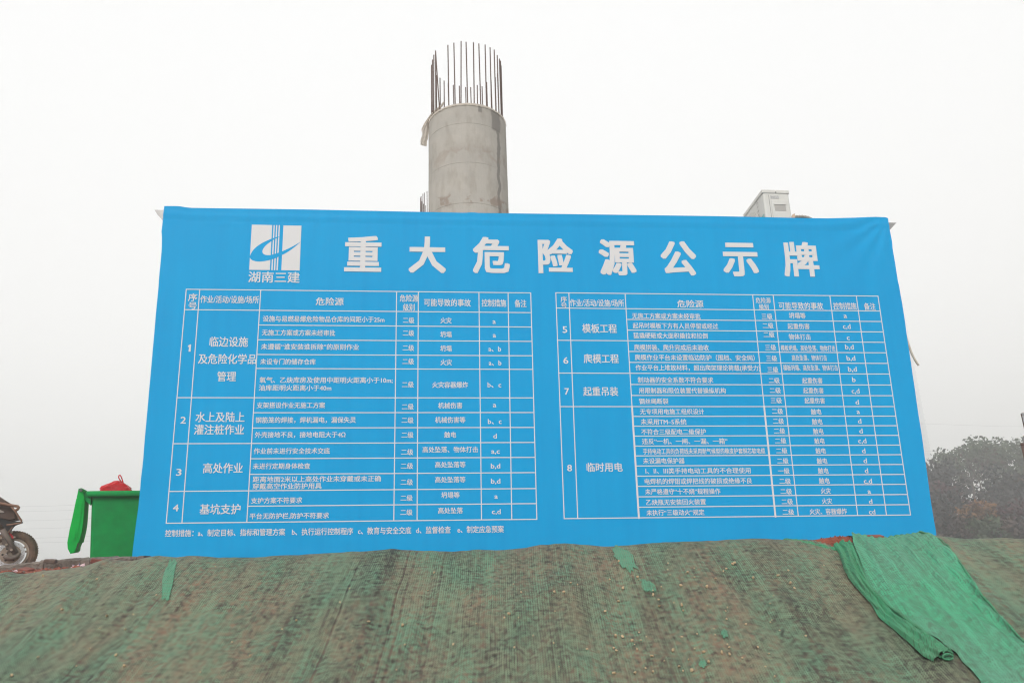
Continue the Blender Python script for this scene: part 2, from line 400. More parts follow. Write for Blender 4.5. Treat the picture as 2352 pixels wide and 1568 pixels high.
quadnet('twisted_tail', [(1914, 1259), (1927, 1277), (1938, 1312), (1950, 1336), (1980, 1374), (1999, 1393), (2018, 1424), (2058, 1456), (2084, 1480), (2119, 1515), (2142, 1526)],
        [(1958, 1256), (1972, 1285), (1988, 1322), (2001, 1350), (2016, 1374), (2040, 1397), (2068, 1420), (2100, 1446), (2136, 1472), (2163, 1491), (2180, 1508)], 26, 110, fold2, 0.034, M_bunch, bn_root)
bm = bmesh.new()   # open mouth of the tail and the rolled hem ropes
mouth = [surf(x, y) for x, y in [(2160, 1505), (2168, 1513), (2174, 1520)]]
for k, (c, r0) in enumerate(zip(mouth, (0.055, 0.045, 0.032))):
    c = Vector(c) + Vector((0, -0.01, 0.035 + 0.004 * k)); pts = []
    for a in range(15):
        th = a / 14 * 2 * math.pi * 0.92
        pts.append(c + Vector((math.cos(th) * r0 * 1.25, -0.02, math.sin(th) * r0 * 0.6)))
    add_tube(bm, pts, 0.008, 6)
o = bmo('tail_mouth', bm, M_bunch, bn_root, True)
def rope(name, px, r, parent, m=None, lift=0.008, wob=0.004):
    P_ = [Vector(surf(x, y)) + Vector(surf_n(*surf(x, y)[:2])) * lift for x, y in px]
    pts = []
    for i in range(len(P_) - 1):
        for k in range(8):
            q = P_[i].lerp(P_[i + 1], k / 8); q += Vector((0, 0, wob * math.sin((i * 8 + k) * 0.9))); pts.append(q)
    pts.append(P_[-1]); n = len(pts)
    bm = bmesh.new(); add_tube(bm, pts, [r * (0.75 + 0.35 * abs(math.sin(i * 0.35))) for i in range(n)], 8)
    ob = bmo(name, bm, m or M_bunch, parent, True)
    l = ob.data.uv_layers.new(name='UVMap')
    for lp in ob.data.loops:
        co = ob.data.vertices[lp.vertex_index].co; l.data[lp.index].uv = (co.x * 1.3 + co.y, co.z * 1.3)
    return ob
for mo in (o,):
    l = mo.data.uv_layers.new(name='UVMap')
    for lp in mo.data.loops:
        co = mo.data.vertices[lp.vertex_index].co; l.data[lp.index].uv = (co.x + co.y, co.z)
rope('rolled_hem', [(1800, 1241), (1830, 1243), (1865, 1250), (1895, 1257), (1922, 1263)], 0.016, bn_root)
rope('rolled_hem', [(1840, 1247), (1870, 1254), (1900, 1261), (1922, 1266)], 0.012, bn_root)
rope('rolled_hem', [(1990, 1240), (2003, 1250), (2006, 1270), (2000, 1300), (1994, 1325)], 0.013, bn_root)
rope('rolled_hem', [(1945, 1262), (1960, 1300), (1985, 1345), (2030, 1395), (2085, 1440), (2130, 1476)], 0.014, bn_root, lift=0.07)
rope('rolled_hem', [(1930, 1270), (1948, 1320), (1978, 1366), (2015, 1406), (2062, 1446)], 0.013, bn_root, lift=0.05)
rope('rolled_hem', [(2112, 1231), (2135, 1236), (2160, 1250), (2178, 1266), (2197, 1292), (2218, 1321), (2258, 1377), (2303, 1429), (2351, 1484)], 0.009, bn_root, lift=0.045)
# scraps of doubled bright netting lying on the old net
def scrap(poly_c, rx, ry, label, ang=0.0, n=22, m=None):
    cx_, cy_ = poly_c; vs = []; fs = []; uvs = []
    c = Vector(surf(cx_, cy_)); R0 = [0.6 + 0.5 * random.random() for _ in range(n)]
    rings = 5
    for k in range(rings + 1):
        for i in range(n):
            th = 2 * math.pi * i / n; rr = R0[i] * k / rings
            dx, dy = math.cos(th) * rx * rr, math.sin(th) * ry * rr
            x, y = cx_ + dx * math.cos(ang) - dy * math.sin(ang), cy_ + dx * math.sin(ang) + dy * math.cos(ang)
            p = Vector(surf(x, y)) + Vector((0, -0.008, 0.018 + 0.003 * random.random())); vs.append(p); uvs.append((p.x, (7 - p.y) * 1.2))
    for k in range(rings):
        for i in range(n): fs.append((k * n + i, k * n + (i + 1) % n, (k + 1) * n + (i + 1) % n, (k + 1) * n + i))
    ob = pydata('net_scrap', vs, fs, m or M_strip); ob.data.validate()
    l = ob.data.uv_layers.new(name='UVMap')
    for lp in ob.data.loops: l.data[lp.index].uv = uvs[lp.vertex_index]
    return tag(ob, label, 'net scrap', 'bright scraps on the old net')
scrap((1432, 1285), 50, 20, 'largest bright green net scrap, just below the crest under the board', 0.9)
scrap((1488, 1350), 24, 12, 'small bright green net scrap just below the largest scrap on the bank', 0.7)
scrap((1664, 1458), 12, 9, 'tiny bright green net scrap low on the right half of the bank', 1.2)
scrap((1614, 1530), 10, 11, 'tiny bright green net scrap at the very bottom, right of centre', 1.0)
scrap((388, 1330), 55, 16, 'long pale green doubled strip running down the bank at left', 1.75, m=M_strip)

# lumps of dry clay and small stones lying on the net
M_clay = mat('dry_clay', (0.46, 0.34, 0.20), rough=0.95, var=0.3, scale=30)
bm = bmesh.new()
for k in range(150):
    x = random.uniform(20, 2250) if k % 2 else random.gauss(1560, 170); y = random.uniform(1290, 1560)
    if x > 1900: continue
    p = Vector(surf(x, y)); s = random.choice((0.006, 0.007, 0.009, 0.012))
    mm = Matrix.Translation(p + Vector((0, -0.01, 0.022))) @ Matrix.Rotation(random.random() * 3, 4, 'X') @ Matrix.Rotation(random.random() * 3, 4, 'Z') @ Matrix.Diagonal((s * 1.3, s, s * 0.8, 1))
    r = bmesh.ops.create_icosphere(bm, subdivisions=1, radius=1, matrix=mm)
    for v in r['verts']: v.co += Vector((random.uniform(-.3, .3), random.uniform(-.3, .3), random.uniform(-.3, .3))) * s
o = bmo('clay_lumps', bm, M_clay); tag(o, 'small dry yellowish clay crumbs scattered on the dusty net', 'clay crumbs', kind='stuff')

# crumbs of red earth, rubble along the foot of the kerb
M_redcl = mat('red_clod', (0.28, 0.075, 0.045), rough=0.95, col2=(0.16, 0.055, 0.035), scale=12)
M_rub = mat('grey_rubble', (0.17, 0.125, 0.10), rough=0.95, col2=(0.09, 0.06, 0.05), scale=15)
def clods(name, n, fx, fy, sr, m, label, cat):
    bm = bmesh.new()
    for k in range(n):
        x, y = fx(), fy(); s = random.uniform(*sr)
        mm = Matrix.Translation((x, y, float(terrain(x, y)) + s * 0.35)) @ Matrix.Rotation(random.random() * 6, 4, 'Z') @ Matrix.Rotation(random.random() * 6, 4, 'X') @ Matrix.Diagonal((s * 1.3, s, s * 0.75, 1))
        r = bmesh.ops.create_icosphere(bm, subdivisions=2, radius=1, matrix=mm)
        q = random.random() * 50
        for v in r['verts']: v.co += Vector(noise.noise_vector(v.co / s * 1.3 + Vector((q, q, q)))) * s * 0.6
    return tag(bmo(name, bm, m), label, cat, kind='stuff')
clods('red_rubble', 620, lambda: random.uniform(-7.6, -4.35), lambda: random.uniform(7.05, 8.2), (0.008, 0.034), M_redcl, 'crumbled red brick and earth between the net and the kerb at left', 'rubble')
clods('grey_rubble', 160, lambda: random.uniform(-7.6, -4.2), lambda: random.uniform(7.5, 8.2), (0.012, 0.04), M_rub, 'grey mortar crumbs along the foot of the kerb at left', 'rubble')
clods('earth_crumbs', 120, lambda: random.uniform(2.75, 3.45), lambda: random.uniform(6.75, 7.15), (0.003, 0.009), M_redcl, 'red crumbs on the bare earth patch where the net has slipped', 'earth crumbs')

# concrete kerb at left: rough slab strips
M_kerb = mat('dirty_kerb', (0.22, 0.185, 0.155), rough=0.95, col2=(0.11, 0.09, 0.075), scale=7, bump=0.9, bscale=40)
kl = [atYv(-260, 1322, 8.25), atYv(0, 1299, 8.3), atYv(103, 1287, 8.32), atYv(130, 1285, 8.33), atYv(207, 1280, 8.36), atYv(300, 1277, 8.6), atYv(330, 1278, 8.7)]
kerb = thing('kerb', kl[2] - Vector((0, 0, .1)), 'rough mud-stained concrete kerb on the crest at left, below the motorbike and bin', 'kerb')
def kerb_piece(a, b, n=26):
    vs = []; fs = []
    pr = [(0.0, -0.16), (-0.015, -0.02), (0.02, 0.0), (0.24, -0.005), (0.26, -0.16)]
    for i in range(n + 1):
        p = a.lerp(b, i / n)
        for j, (dy, dz) in enumerate(pr):
            q = p + Vector((0, dy, dz)); q += Vector(noise.noise_vector(q * 9)) * 0.024 + Vector(noise.noise_vector(q * 31)) * 0.012; vs.append(q)
    m_ = len(pr)
    for i in range(n):
        for j in range(m_): fs.append((i * m_ + j, (i + 1) * m_ + j, (i + 1) * m_ + (j + 1) % m_, i * m_ + (j + 1) % m_))
    fs.append(tuple(range(m_))[::-1]); fs.append(tuple(n * m_ + j for j in range(m_)))
    return pydata('kerb_block', vs, fs, M_kerb, kerb)
cuts = [kl[0], kl[1], kl[2], kl[3], kl[4], kl[5], kl[6]]
for a, b in zip(cuts[:-1], cuts[1:]):
    d = (b - a).normalized() * 0.002
    kerb_piece(a + d, b - d)

M_brick = mat('old_brick', (0.26, 0.075, 0.05), rough=0.9, col2=(0.14, 0.05, 0.04), scale=14, bump=0.6, bscale=60)
def brick(loc, s, rot, label, group=None):
    bm = bmesh.new(); add_box(bm, (0, 0, 0), s, None, 0.008)
    bmesh.ops.subdivide_edges(bm, edges=bm.edges[:], cuts=1)
    for v in bm.verts: v.co += Vector(noise.noise_vector(v.co * 18 + Vector(loc))) * 0.006
    ob = bmo('brick', bm, M_rub if 'gap between motorbike' in label else M_brick); ob.location = loc; ob.rotation_euler = rot
    return tag(ob, label, 'brick')
bpos = atYv(2002, 1234, 6.98)
brick(bpos + Vector((0, 0.03, -0.004)), (0.235, 0.11, 0.052), (0.08, 0.02, -0.10), 'red brick lying on the crest of the bank against the board, beside the bare earth')
brick(atYv(1944, 1233.5, 7.03), (0.075, 0.05, 0.022), (0.1, 0.1, 0.3), 'small flat brick fragment on top of the bare red earth mound')
brick(atYv(116, 1288, 8.2), (0.12, 0.09, 0.04), (0.05, 0.1, 0.3), 'small brick piece on the kerb in the gap between motorbike and bin')
brick(atYv(60, 1310, 7.75), (0.16, 0.09, 0.05), (0.2, 0.1, -0.4), 'broken brick in the red rubble below the motorbike wheel')
brick(atYv(225, 1289, 7.7), (0.14, 0.08, 0.05), (0.1, 0.2, 0.5), 'broken brick in the rubble just below the green bin')

M_plast = mat('litter_plastic', (0.72, 0.55, 0.57), rough=0.4, col2=(0.5, 0.3, 0.32), scale=30)
def litter(c, sx, sz, label, m):
    vs = []; fs = []; n = 9
    for j in range(n + 1):
        for i in range(n + 1):
            u, v = i / n - .5, j / n - .5
            q = Vector((u * sx, 0.3 * sz * math.sin(i * 1.7 + j), v * sz * (1 - abs(u)) + 0.25 * sz * math.sin(i * 2.1)))
            vs.append(q + Vector(noise.noise_vector(q * 30)) * 0.01)
    for j in range(n):
        for i in range(n): k = j * (n + 1) + i; fs.append((k, k + 1, k + n + 2, k + n + 1))
    ob = pydata('litter', vs, fs, m, None, True); ob.location = c
    return tag(ob, label, 'litter')
litter(atYv(182, 1296, 7.9) + Vector((0, 0, -0.03)), 0.17, 0.07, 'crumpled pinkish white plastic scrap on the rubble below the bin', M_plast)
litter(atYv(30, 1313, 7.6), 0.13, 0.03, 'faded pink plastic scrap in the rubble under the motorbike wheel', M_plast)
M_leaf0 = mat('green_scrap', (0.12, 0.42, 0.14), rough=0.6, var=0.4)
litter(atYv(86, 1317, 7.2) + Vector((0, 0, -0.02)), 0.19, 0.03, 'bright green scrap of sheeting lying between rubble and net at left', M_leaf0)

# ================================================================== THE BOARD
Ub = M @ np.array([24500, -146, -1568.]); Ub /= np.linalg.norm(Ub)
Vb = M @ np.array([-171, 6854, -1568.]); Vb /= np.linalg.norm(Vb)
Nb = np.cross(Ub, Vb); Nb /= np.linalg.norm(Nb)         # towards the camera
Ob = EYE + ray(303, 1281) * 8.7
def st(x, y):
    d = ray(x, y); t = (Ob - EYE) @ Nb / (d @ Nb); p = EYE + d * t - Ob
    c = Ub @ Vb; a, b = p @ Ub, p @ Vb
    s = (a - c * b) / (1 - c * c); return s, (b - c * a) / (1 - c * c)
def W(s, t, h=0.0): return Ob + s * Ub + t * Vb + h * Nb
board = thing('hazard_notice_board', Vector(W(5.3, 0, -0.03)), 'huge blue hazard notice board with white Chinese title, company emblem and two tables', 'notice board')

M_blue = bpy.data.materials.new('blue_print_vinyl'); M_blue.use_nodes = True
t = M_blue.node_tree; b = t.nodes['Principled BSDF']
b.inputs['Base Color'].default_value = (0.030, 0.415, 0.78, 1); b.inputs['Roughness'].default_value = 0.55; b.inputs['Specular IOR Level'].default_value = 0.12
tcn = N_(t, 'ShaderNodeTexCoord')
mp = N_(t, 'ShaderNodeMapping'); mp.inputs['Scale'].default_value = (6, 6, 0.35); t.links.new(tcn.outputs['Object'], mp.inputs[0])
n1 = N_(t, 'ShaderNodeTexNoise'); n1.inputs['Scale'].default_value = 1.4; n1.inputs['Detail'].default_value = 4; t.links.new(mp.outputs[0], n1.inputs['Vector'])
n2 = N_(t, 'ShaderNodeTexNoise'); n2.inputs['Scale'].default_value = 0.8; n2.inputs['Detail'].default_value = 3; t.links.new(tcn.outputs['Object'], n2.inputs['Vector'])
r = N_(t, 'ShaderNodeValToRGB'); r.color_ramp.elements[0].position = 0.3; r.color_ramp.elements[1].position = 0.7
r.color_ramp.elements[0].color = (0.0, 0.318, 0.67, 1); r.color_ramp.elements[1].color = (0.0, 0.358, 0.72, 1)
ad = N_(t, 'ShaderNodeMath', operation='ADD'); hf = N_(t, 'ShaderNodeMath', operation='MULTIPLY'); hf.inputs[1].default_value = 0.5
t.links.new(n1.outputs['Fac'], ad.inputs[0]); t.links.new(n2.outputs['Fac'], ad.inputs[1]); t.links.new(ad.outputs[0], hf.inputs[0]); t.links.new(hf.outputs[0], r.inputs[0])
t.links.new(r.outputs[0], b.inputs['Base Color'])
bp = N_(t, 'ShaderNodeBump'); bp.inputs['Strength'].default_value = 0.12; bp.inputs['Distance'].default_value = 0.03; t.links.new(n2.outputs['Fac'], bp.inputs['Height'])
t.links.new(bp.outputs[0], b.inputs['Normal'])
M_white = mat('white_print', (0.69, 0.69, 0.70), rough=0.5, spec=0.2)
M_galv = mat('galvanised_sheet', (0.42, 0.41, 0.40), rough=0.45, metal=0.6, var=0.35, scale=6)

Lp = [st(*p) for p in [(303, 1281), (306, 1255), (318, 1160), (330, 1040), (342, 900), (353, 780), (364, 660), (371, 575), (372, 540), (370.5, 537), (375, 490), (377, 473)]]
Rp = [st(*p) for p in [(2151, 1262), (2150.5, 1228), (2134, 1120), (2118, 1005), (2102, 900), (2086, 790), (2072, 695), (2065, 655), (2063, 650), (2057, 610), (2050, 572), (2049, 556), (2044, 530), (2040, 501)]]
Tp = [st(*p) for p in [(377, 473), (412, 473.5), (425, 476), (440, 477.5), (700, 481), (980, 487), (1070, 488.8), (1084, 487.5), (1100, 489), (1400, 493), (1650, 496.5), (1830, 500.5), (1900, 501.5), (1960, 500), (2010, 498), (2036, 499), (2040, 501)]]
Bp = [st(*p) for p in [(303, 1281), (330, 1281.5), (490, 1281.5), (510, 1279.5), (600, 1279.5), (640, 1281), (700, 1279), (1200, 1270), (2151, 1262)]]
def cs(c, u, k):      # sample polyline by fraction of axis k
    c = np.array(c); o_ = np.argsort(c[:, k]); c = c[o_]
    f_ = c[0, k] + (c[-1, k] - c[0, k]) * u
    return np.array([np.interp(f_, c[:, k], c[:, 0]), np.interp(f_, c[:, k], c[:, 1])])
NU, NV = 220, 110
Xb = np.zeros((NV + 1, NU + 1)); Yb = Xb.copy(); Zb = Xb.copy()
c00, c10, c01, c11 = np.array(Lp[0]), np.array(Rp[0]), np.array(Lp[-1]), np.array(Rp[-1])
dim = [(random.uniform(0.1, 10.5), random.choice((4.55, 4.58, 4.62, 0.16, 0.2)), random.uniform(0.02, 0.05)) for _ in range(34)]
for j in range(NV + 1):
    v = 1 - (1 - j / NV) ** 1.0
    for i in range(NU + 1):
        u = i / NU
        u = u + 0.07 * math.sin(2 * math.pi * u) * -0.5        # closer columns near both ends
        p = (1 - v) * cs(Bp, u, 0) + v * cs(Tp, u, 0) + (1 - u) * cs(Lp, v, 1) + u * cs(Rp, v, 1) - ((1 - u) * (1 - v) * c00 + u * (1 - v) * c10 + (1 - u) * v * c01 + u * v * c11)
        s, tt = p
        h = 0.0
        eL, eR, eT, eB = u * 10.7, (1 - u) * 10.7, (1 - v) * 4.8, v * 4.8
        e = min(eL, eR)
        h += 0.010 * float(vn(np.array(s * 7), np.array(tt * 5))) * math.exp(-e / 0.12)
        h += 0.012 * float(vn(np.array(s * 5 + 9), np.array(tt * 9))) * math.exp(-eB / 0.10)
        h += 0.006 * math.exp(-((eT - 0.13) / 0.02) ** 2) - 0.003 * math.exp(-((eT - 0.17) / 0.02) ** 2)   # hem
        # folds fanning from the pulled top right corner
        rr = math.hypot(eR, eT); an = math.atan2(eT, eR + 1e-6)
        h += 0.014 * math.exp(-rr / 0.55) * math.sin(an * 16) * min(1, rr * 5)
        for (sx, sy, sr) in dim:
            if abs(s - sx) < .2 and abs(tt - sy) < .1: h += 0.006 * math.exp(-(((s - sx) / sr) ** 2 + ((tt - sy) / 0.018) ** 2))
        Xb[j, i], Yb[j, i], Zb[j, i] = W(s, tt, h)
face = grid_mesh('printed_sheet', Xb, Yb, Zb, M_blue, parent=board)
# turned-over rim of the sheet round the frame
ring = [(0, i) for i in range(NU)] + [(j, NU) for j in range(NV)] + [(NV, i) for i in range(NU, 0, -1)] + [(j, 0) for j in range(NV, 0, -1)]
vs = []; fs = []
for (j, i) in ring:
    p = np.array([Xb[j, i], Yb[j, i], Zb[j, i]]); vs += [p, p - Nb * 0.045]
n = len(ring)
for k in range(n): fs.append((2 * k, 2 * k + 1, (2 * k + 3) % (2 * n), (2 * k + 2) % (2 * n)))
pydata('folded_edge', vs, fs, M_blue, board, True)
# steel frame behind
bm = bmesh.new()
def bar_st(bm, a, b, wd=0.05, back=-0.07):
    pa, pb = Vector(W(*a, back)), Vector(W(*b, back)); d = pb - pa
    q = d.to_track_quat('X', 'Z').to_matrix(); add_box(bm, (pa + pb) / 2, (d.length, wd, wd * 0.9), q)
for tt in (0.12, 1.6, 3.2, 4.55): bar_st(bm, (0.2, tt), (10.45, tt))
for s in (0.25, 2.8, 5.3, 7.9, 10.4): bar_st(bm, (s, 0.16), (s, 4.5), back=-0.13)
bmo('frame', bm, M_galv, board)

def stp(x, y, h): return W(*st(x, y), h)
# ---- rules of the two tables
def rule(bm, a, b, wdt, h):
    """a,b in (s,t)"""
    a = np.array(a); b = np.array(b); d = b - a; d /= np.linalg.norm(d); n_ = np.array([-d[1], d[0]]) * wdt / 2; ex = d * wdt / 2
    q = [a - n_ - ex, b - n_ + ex, b + n_ + ex, a + n_ - ex]
    bm.faces.new([bm.verts.new(W(*p, h)) for p in q])
def table(name, xt, yt_l, yt_r, xb, yb_l, yb_r, hl, catrows, thick=()):
    bm = bmesh.new()
    tl = [(np.mean([st(xt[0], l)[1], st(xt[-1], r_)[1]])) for l, r_ in hl]
    col = []
    for k in range(len(xt)):
        f_ = (xt[k] - xt[0]) / (xt[-1] - xt[0]); yt = yt_l + (yt_r - yt_l) * f_; yb = yb_l + (yb_r - yb_l) * f_
        a, b_ = st(xt[k], yt)[0], st(xb[k], yb)[0]; col.append((a, b_))
    T0, T1 = tl[0], tl[-1]
    sx = lambda k, t_: col[k][0] + (col[k][1] - col[k][0]) * (T0 - t_) / (T0 - T1)
    LW = 0.0125
    for k in range(len(xt)):
        rule(bm, (sx(k, T0), T0), (sx(k, T1), T1), LW, 0.0024)
    for k in thick: rule(bm, (sx(k, tl[10]) , tl[10]), (sx(k, T1), T1), LW * 2.0, 0.0028)
    for i, t_ in enumerate(tl):
        full = i in catrows or i in (0, 1, len(tl) - 1)
        rule(bm, (sx(0 if full else 2, t_), t_), (sx(len(xt) - 1, t_), t_), LW, 0.0020)
    return bmo(name, bm, M_white, board)
hlL = [(664, 673), (711, 718), (746, 750), (780, 783), (814, 816), (846, 847.5), (912.5, 913.8), (947.5, 947), (983, 981), (1018.5, 1015.5), (1053.5, 1050), (1090, 1084.5), (1128.5, 1120.5), (1163, 1156), (1201, 1191.3)]
# end values above are read at the left and right ends of each rule
table('table_rules', [428, 459, 599, 911, 961, 1100, 1167, 1219], 664, 673, [382, 418, 567, 904.5, 958, 1106, 1175.5, 1233], 1201, 1191.5, hlL, (6, 9, 12))
hlR = [(673, 679.4), (707.5, 714), (733, 737.5), (757, 762), (781.5, 785.7), (806.5, 809.5), (831.5, 834), (856.5, 858.7), (882.3, 883.9), (907.5, 908.5), (933, 933.7), (955.7, 955.7), (978.2, 977.7), (1001, 1000), (1024, 1022.5), (1046.5, 1044.7), (1069.5, 1067.5), (1093, 1090.4), (1116.7, 1113), (1140.5, 1136.8), (1164.7, 1160), (1190.3, 1182.7)]
table('table_rules', [1276.6, 1306.5, 1435.6, 1728.5, 1775.5, 1905.8, 1966.5, 2016.3], 673, 679.4, [1295.8, 1327, 1467.3, 1781, 1833.5, 1970, 2036, 2091.3], 1190, 1182.7, hlR, (4, 7, 10), thick=(2, 3))

# ---- lettering
CJKH = 0.90
jobs = []
def curve(body, off):
    c = bpy.data.curves.new('lettering', 'FONT'); c.body = body; c.size = 1; c.offset = off; c.resolution_u = 2
    o_ = bpy.data.objects.new('lettering', c); COL.objects.link(o_); return o_
def text(body, x0, x1, yc, h, name='lettering', bold=0.012, off=0.0):
    """body fitted between pixel columns x0..x1, centred on row yc, CJK glyph height h pixels"""
    jobs.append((body, x0, x1, yc, h, name, bold, off, None))
def fit(body, x0, x1, y0, y1, name='title_character', bold=0.030, off=0.0):
    jobs.append((body, x0, x1, (y0 + y1) / 2, y1 - y0, name, bold, off, 'fit'))
for c, x0, x1, y0, y1 in [('重', 791.6, 876.4, 542, 624), ('大', 939, 1024, 543.4, 627), ('危', 1086, 1170.5, 544.7, 628), ('险', 1235.8, 1315.9, 547.8, 628), ('源', 1375.6, 1459.7, 550.4, 632.4),
                          ('公', 1517.7, 1599, 554.2, 632.7), ('示', 1659.4, 1740.6, 558, 635), ('牌', 1798, 1879.6, 556, 635.5)]: fit(c, x0, x1, y0, y1)
text('湖南三建', 571, 688.4, 637, 24, 'company_name', 0.012, 0.0)
H = 'table_heading'
for a in [('序', 433, 453, 683, 17), ('号', 433, 452, 702, 16), ('作业/活动/设施/场所', 460.6, 594.7, 688, 16.5), ('危险源', 725.8, 789.4, 692.6, 17), ('危险源', 918.6, 960.2, 685.2, 15.5), ('级别', 926, 952.3, 705.8, 15.5),
          ('可能导致的事故', 974, 1081, 695.2, 16.5), ('控制措施', 1106.6, 1162.5, 696, 16.5), ('备注', 1182.3, 1209, 697, 16.5),
          ('序', 1287.7, 1302, 687.5, 12.5), ('号', 1288.5, 1302, 701.6, 12), ('作业/活动/设施/场所', 1309, 1433, 696, 16), ('危险源', 1555.6, 1615.3, 698, 16.5), ('危险源', 1735.7, 1770, 690, 12), ('级别', 1743.4, 1765, 704.4, 12),
          ('可能导致的事故', 1788.8, 1890, 702.4, 15.5), ('控制措施', 1913.9, 1966.7, 703, 15.5), ('备注', 1984.4, 2010.5, 704, 15.5)]: text(*a, H)
for a in [('1', 431.8, 438.4, 799, 20), ('2', 415.2, 427.3, 963.9, 20), ('3', 405.3, 417, 1083.3, 20), ('4', 398, 410.3, 1165, 20), ('5', 1292.3, 1302.5, 756.2, 19), ('6', 1294, 1304.9, 827, 19), ('7', 1297, 1306.7, 898, 19), ('8', 1302.9, 1313.6, 1073.6, 19)]:
    text(*a, 'row_number')
for a in [('临边设施', 481.9, 569.7, 785, 22), ('及危险化学品', 455.9, 588.8, 824.5, 22), ('管理', 499.3, 542.2, 864.5, 22), ('水上及陆上', 449.8, 562, 957.6, 22.5), ('灌注桩作业', 446.5, 560.5, 986.4, 22.5), ('高处作业', 467, 557.7, 1074.6, 22.5), ('基坑支护', 459.4, 552.3, 1168.8, 22.5),
          ('模板工程', 1337.7, 1416.4, 754.4, 20), ('爬模工程', 1341, 1420.8, 823.6, 20), ('起重吊装', 1339.7, 1419.4, 898.8, 20), ('临时用电', 1347.4, 1429.5, 1072.5, 20)]: text(*a, 'table_category')
R3 = [('设施与易燃易爆危险物品仓库的间距小于25m', 604, 883, 733), ('无施工方案或方案未经审批', 602, 770, 764.3), ('未遵循“谁安装谁拆除”的原则作业', 600, 824.6, 796.5), ('未设专门的储存仓库', 598, 725, 830.6),
      ('氧气、乙炔库房及使用中距明火距离小于10m;', 596.2, 901.8, 872.7), ('油库距明火距离小于40m', 594.8, 761, 890.6), ('支架搭设作业无施工方案', 590, 746.7, 930.4), ('钢筋笼的焊接，焊机漏电，漏保失灵', 587.4, 817.5, 964.2),
      ('外壳接地不良，接地电阻大于4Ω', 585.8, 793.4, 998), ('作业前未进行安全技术交底', 583.3, 757.7, 1035.3), ('未进行定期身体检查', 581, 712.3, 1069.9), ('距离地面2米以上高处作业未穿戴或未正确', 581, 874.7, 1099.5), ('穿戴高空作业防护用具', 580.5, 738.7, 1115.8),
      ('支护方案不符要求', 577, 694, 1148.7), ('平台无防护栏,防护不符要求', 573.7, 755.7, 1184)]
for a in R3: text(*a, 13.2, 'table_text')
R4 = [('无施工方案或方案未经审批', 1452, 1608.6, 726), ('起吊时模板下方有人员停留或经过', 1453.5, 1649, 748.5), ('猛撬硬砸或大面积撬拉和拉倒', 1455, 1625, 771), ('爬模拼装、爬升完成后未验收', 1456.6, 1627.6, 798), ('爬模作业平台未设置临边防护（围档、安全网）', 1458, 1733, 821.3),
      ('作业平台上堆放材料，超出爬架理论荷载(承受力)', 1460, 1745.5, 844.7), ('制动器的安全系数不符合要求', 1465, 1637.8, 872.7), ('用限制器和限位装置代替操纵机构', 1467.5, 1666.7, 897), ('钢丝绳断裂', 1468, 1534.8, 921.4), ('无专项用电施工组织设计', 1470, 1617, 945),
      ('未采用TM–S系统', 1471.6, 1576.3, 968.4), ('不符合三级配电二级保护', 1473, 1621, 991.4), ('违反“一机、一闸、一漏、一箱”', 1474.6, 1670.5, 1013), ('手持电动工具的负荷线未采用耐气候型的橡皮护套铜芯软电缆', 1477, 1757, 1035.7), ('未设漏电保护器', 1477, 1572, 1058),
      ('Ⅰ、Ⅱ、Ⅲ类手持电动工具的不合理使用', 1482.6, 1723.8, 1080.7), ('电焊机的焊钳或焊把线的破损或绝缘不良', 1480.7, 1726.8, 1104.3), ('未严格遵守“十不烧”规程操作', 1481.7, 1654.5, 1128.2), ('乙炔瓶无安装回火装置', 1484, 1621, 1152.4), ('未执行“三级动火”规定', 1484.8, 1617.5, 1176.3)]
for a in R4: text(*a, 12.8, 'table_text')
for y, x0, x1 in [(735.6, 925.7, 951.5), (764.9, 925.5, 951.2), (798.9, 925, 951), (830, 924.5, 950.8), (883, 923.7, 950.3), (933.7, 923.3, 950), (964.7, 922.8, 949.8), (998.5, 922.5, 949.6), (1037.8, 921.5, 949), (1069.6, 921, 948.6), (1106.7, 920.6, 948.3), (1143, 920.2, 947.7), (1175.9, 919.8, 947.3)]:
    text('二级', x0, x1, y, 13.5, 'table_text')
for body, x0, x1, y in [('三级', 1749.3, 1773.7, 726.7), ('二级', 1751.6, 1776, 747.8), ('二级', 1753.6, 1778.3, 768.5), ('三级', 1757.3, 1782, 798), ('三级', 1759.8, 1784.4, 823), ('三级', 1762.6, 1787, 848.8), ('二级', 1765.4, 1790.3, 873.6), ('二级', 1767.8, 1793, 896.5), ('三级', 1770, 1795.3, 919.6),
                        ('二级', 1773, 1797.9, 944.2), ('二级', 1775.3, 1800, 966.8), ('二级', 1777.6, 1802.9, 989.4), ('二级', 1780, 1805.5, 1012), ('二级', 1782.6, 1808, 1034.8), ('二级', 1785, 1810.5, 1058), ('一级', 1787, 1813, 1081), ('二级', 1790, 1815.8, 1104.5), ('二级', 1792.5, 1818.4, 1128), ('二级', 1795, 1820.8, 1151.4), ('二级', 1797.5, 1823.4, 1175.4)]:
    text(body, x0, x1, y, 13, 'table_text')
for body, x0, x1, y in [('火灾', 1012, 1037, 736), ('坍塌', 1011.5, 1037, 768), ('坍塌', 1011.5, 1037, 800), ('火灾', 1012, 1038, 832), ('火灾容器爆炸', 993, 1075, 883.7), ('机械伤害', 1006.6, 1061.5, 931), ('机械伤害等', 999.5, 1068.7, 964), ('触电', 1020.6, 1047.5, 998), ('高处坠落、物体打击', 970.6, 1097.8, 1032),
                        ('高处坠落等', 999.5, 1069, 1066.6), ('高处坠落等', 999.5, 1069, 1101), ('坍塌等', 1013.7, 1055.5, 1136.3), ('高处坠落', 1006.3, 1063, 1171.8)]:
    text(body, x0, x1, y, 13.5, 'table_text')
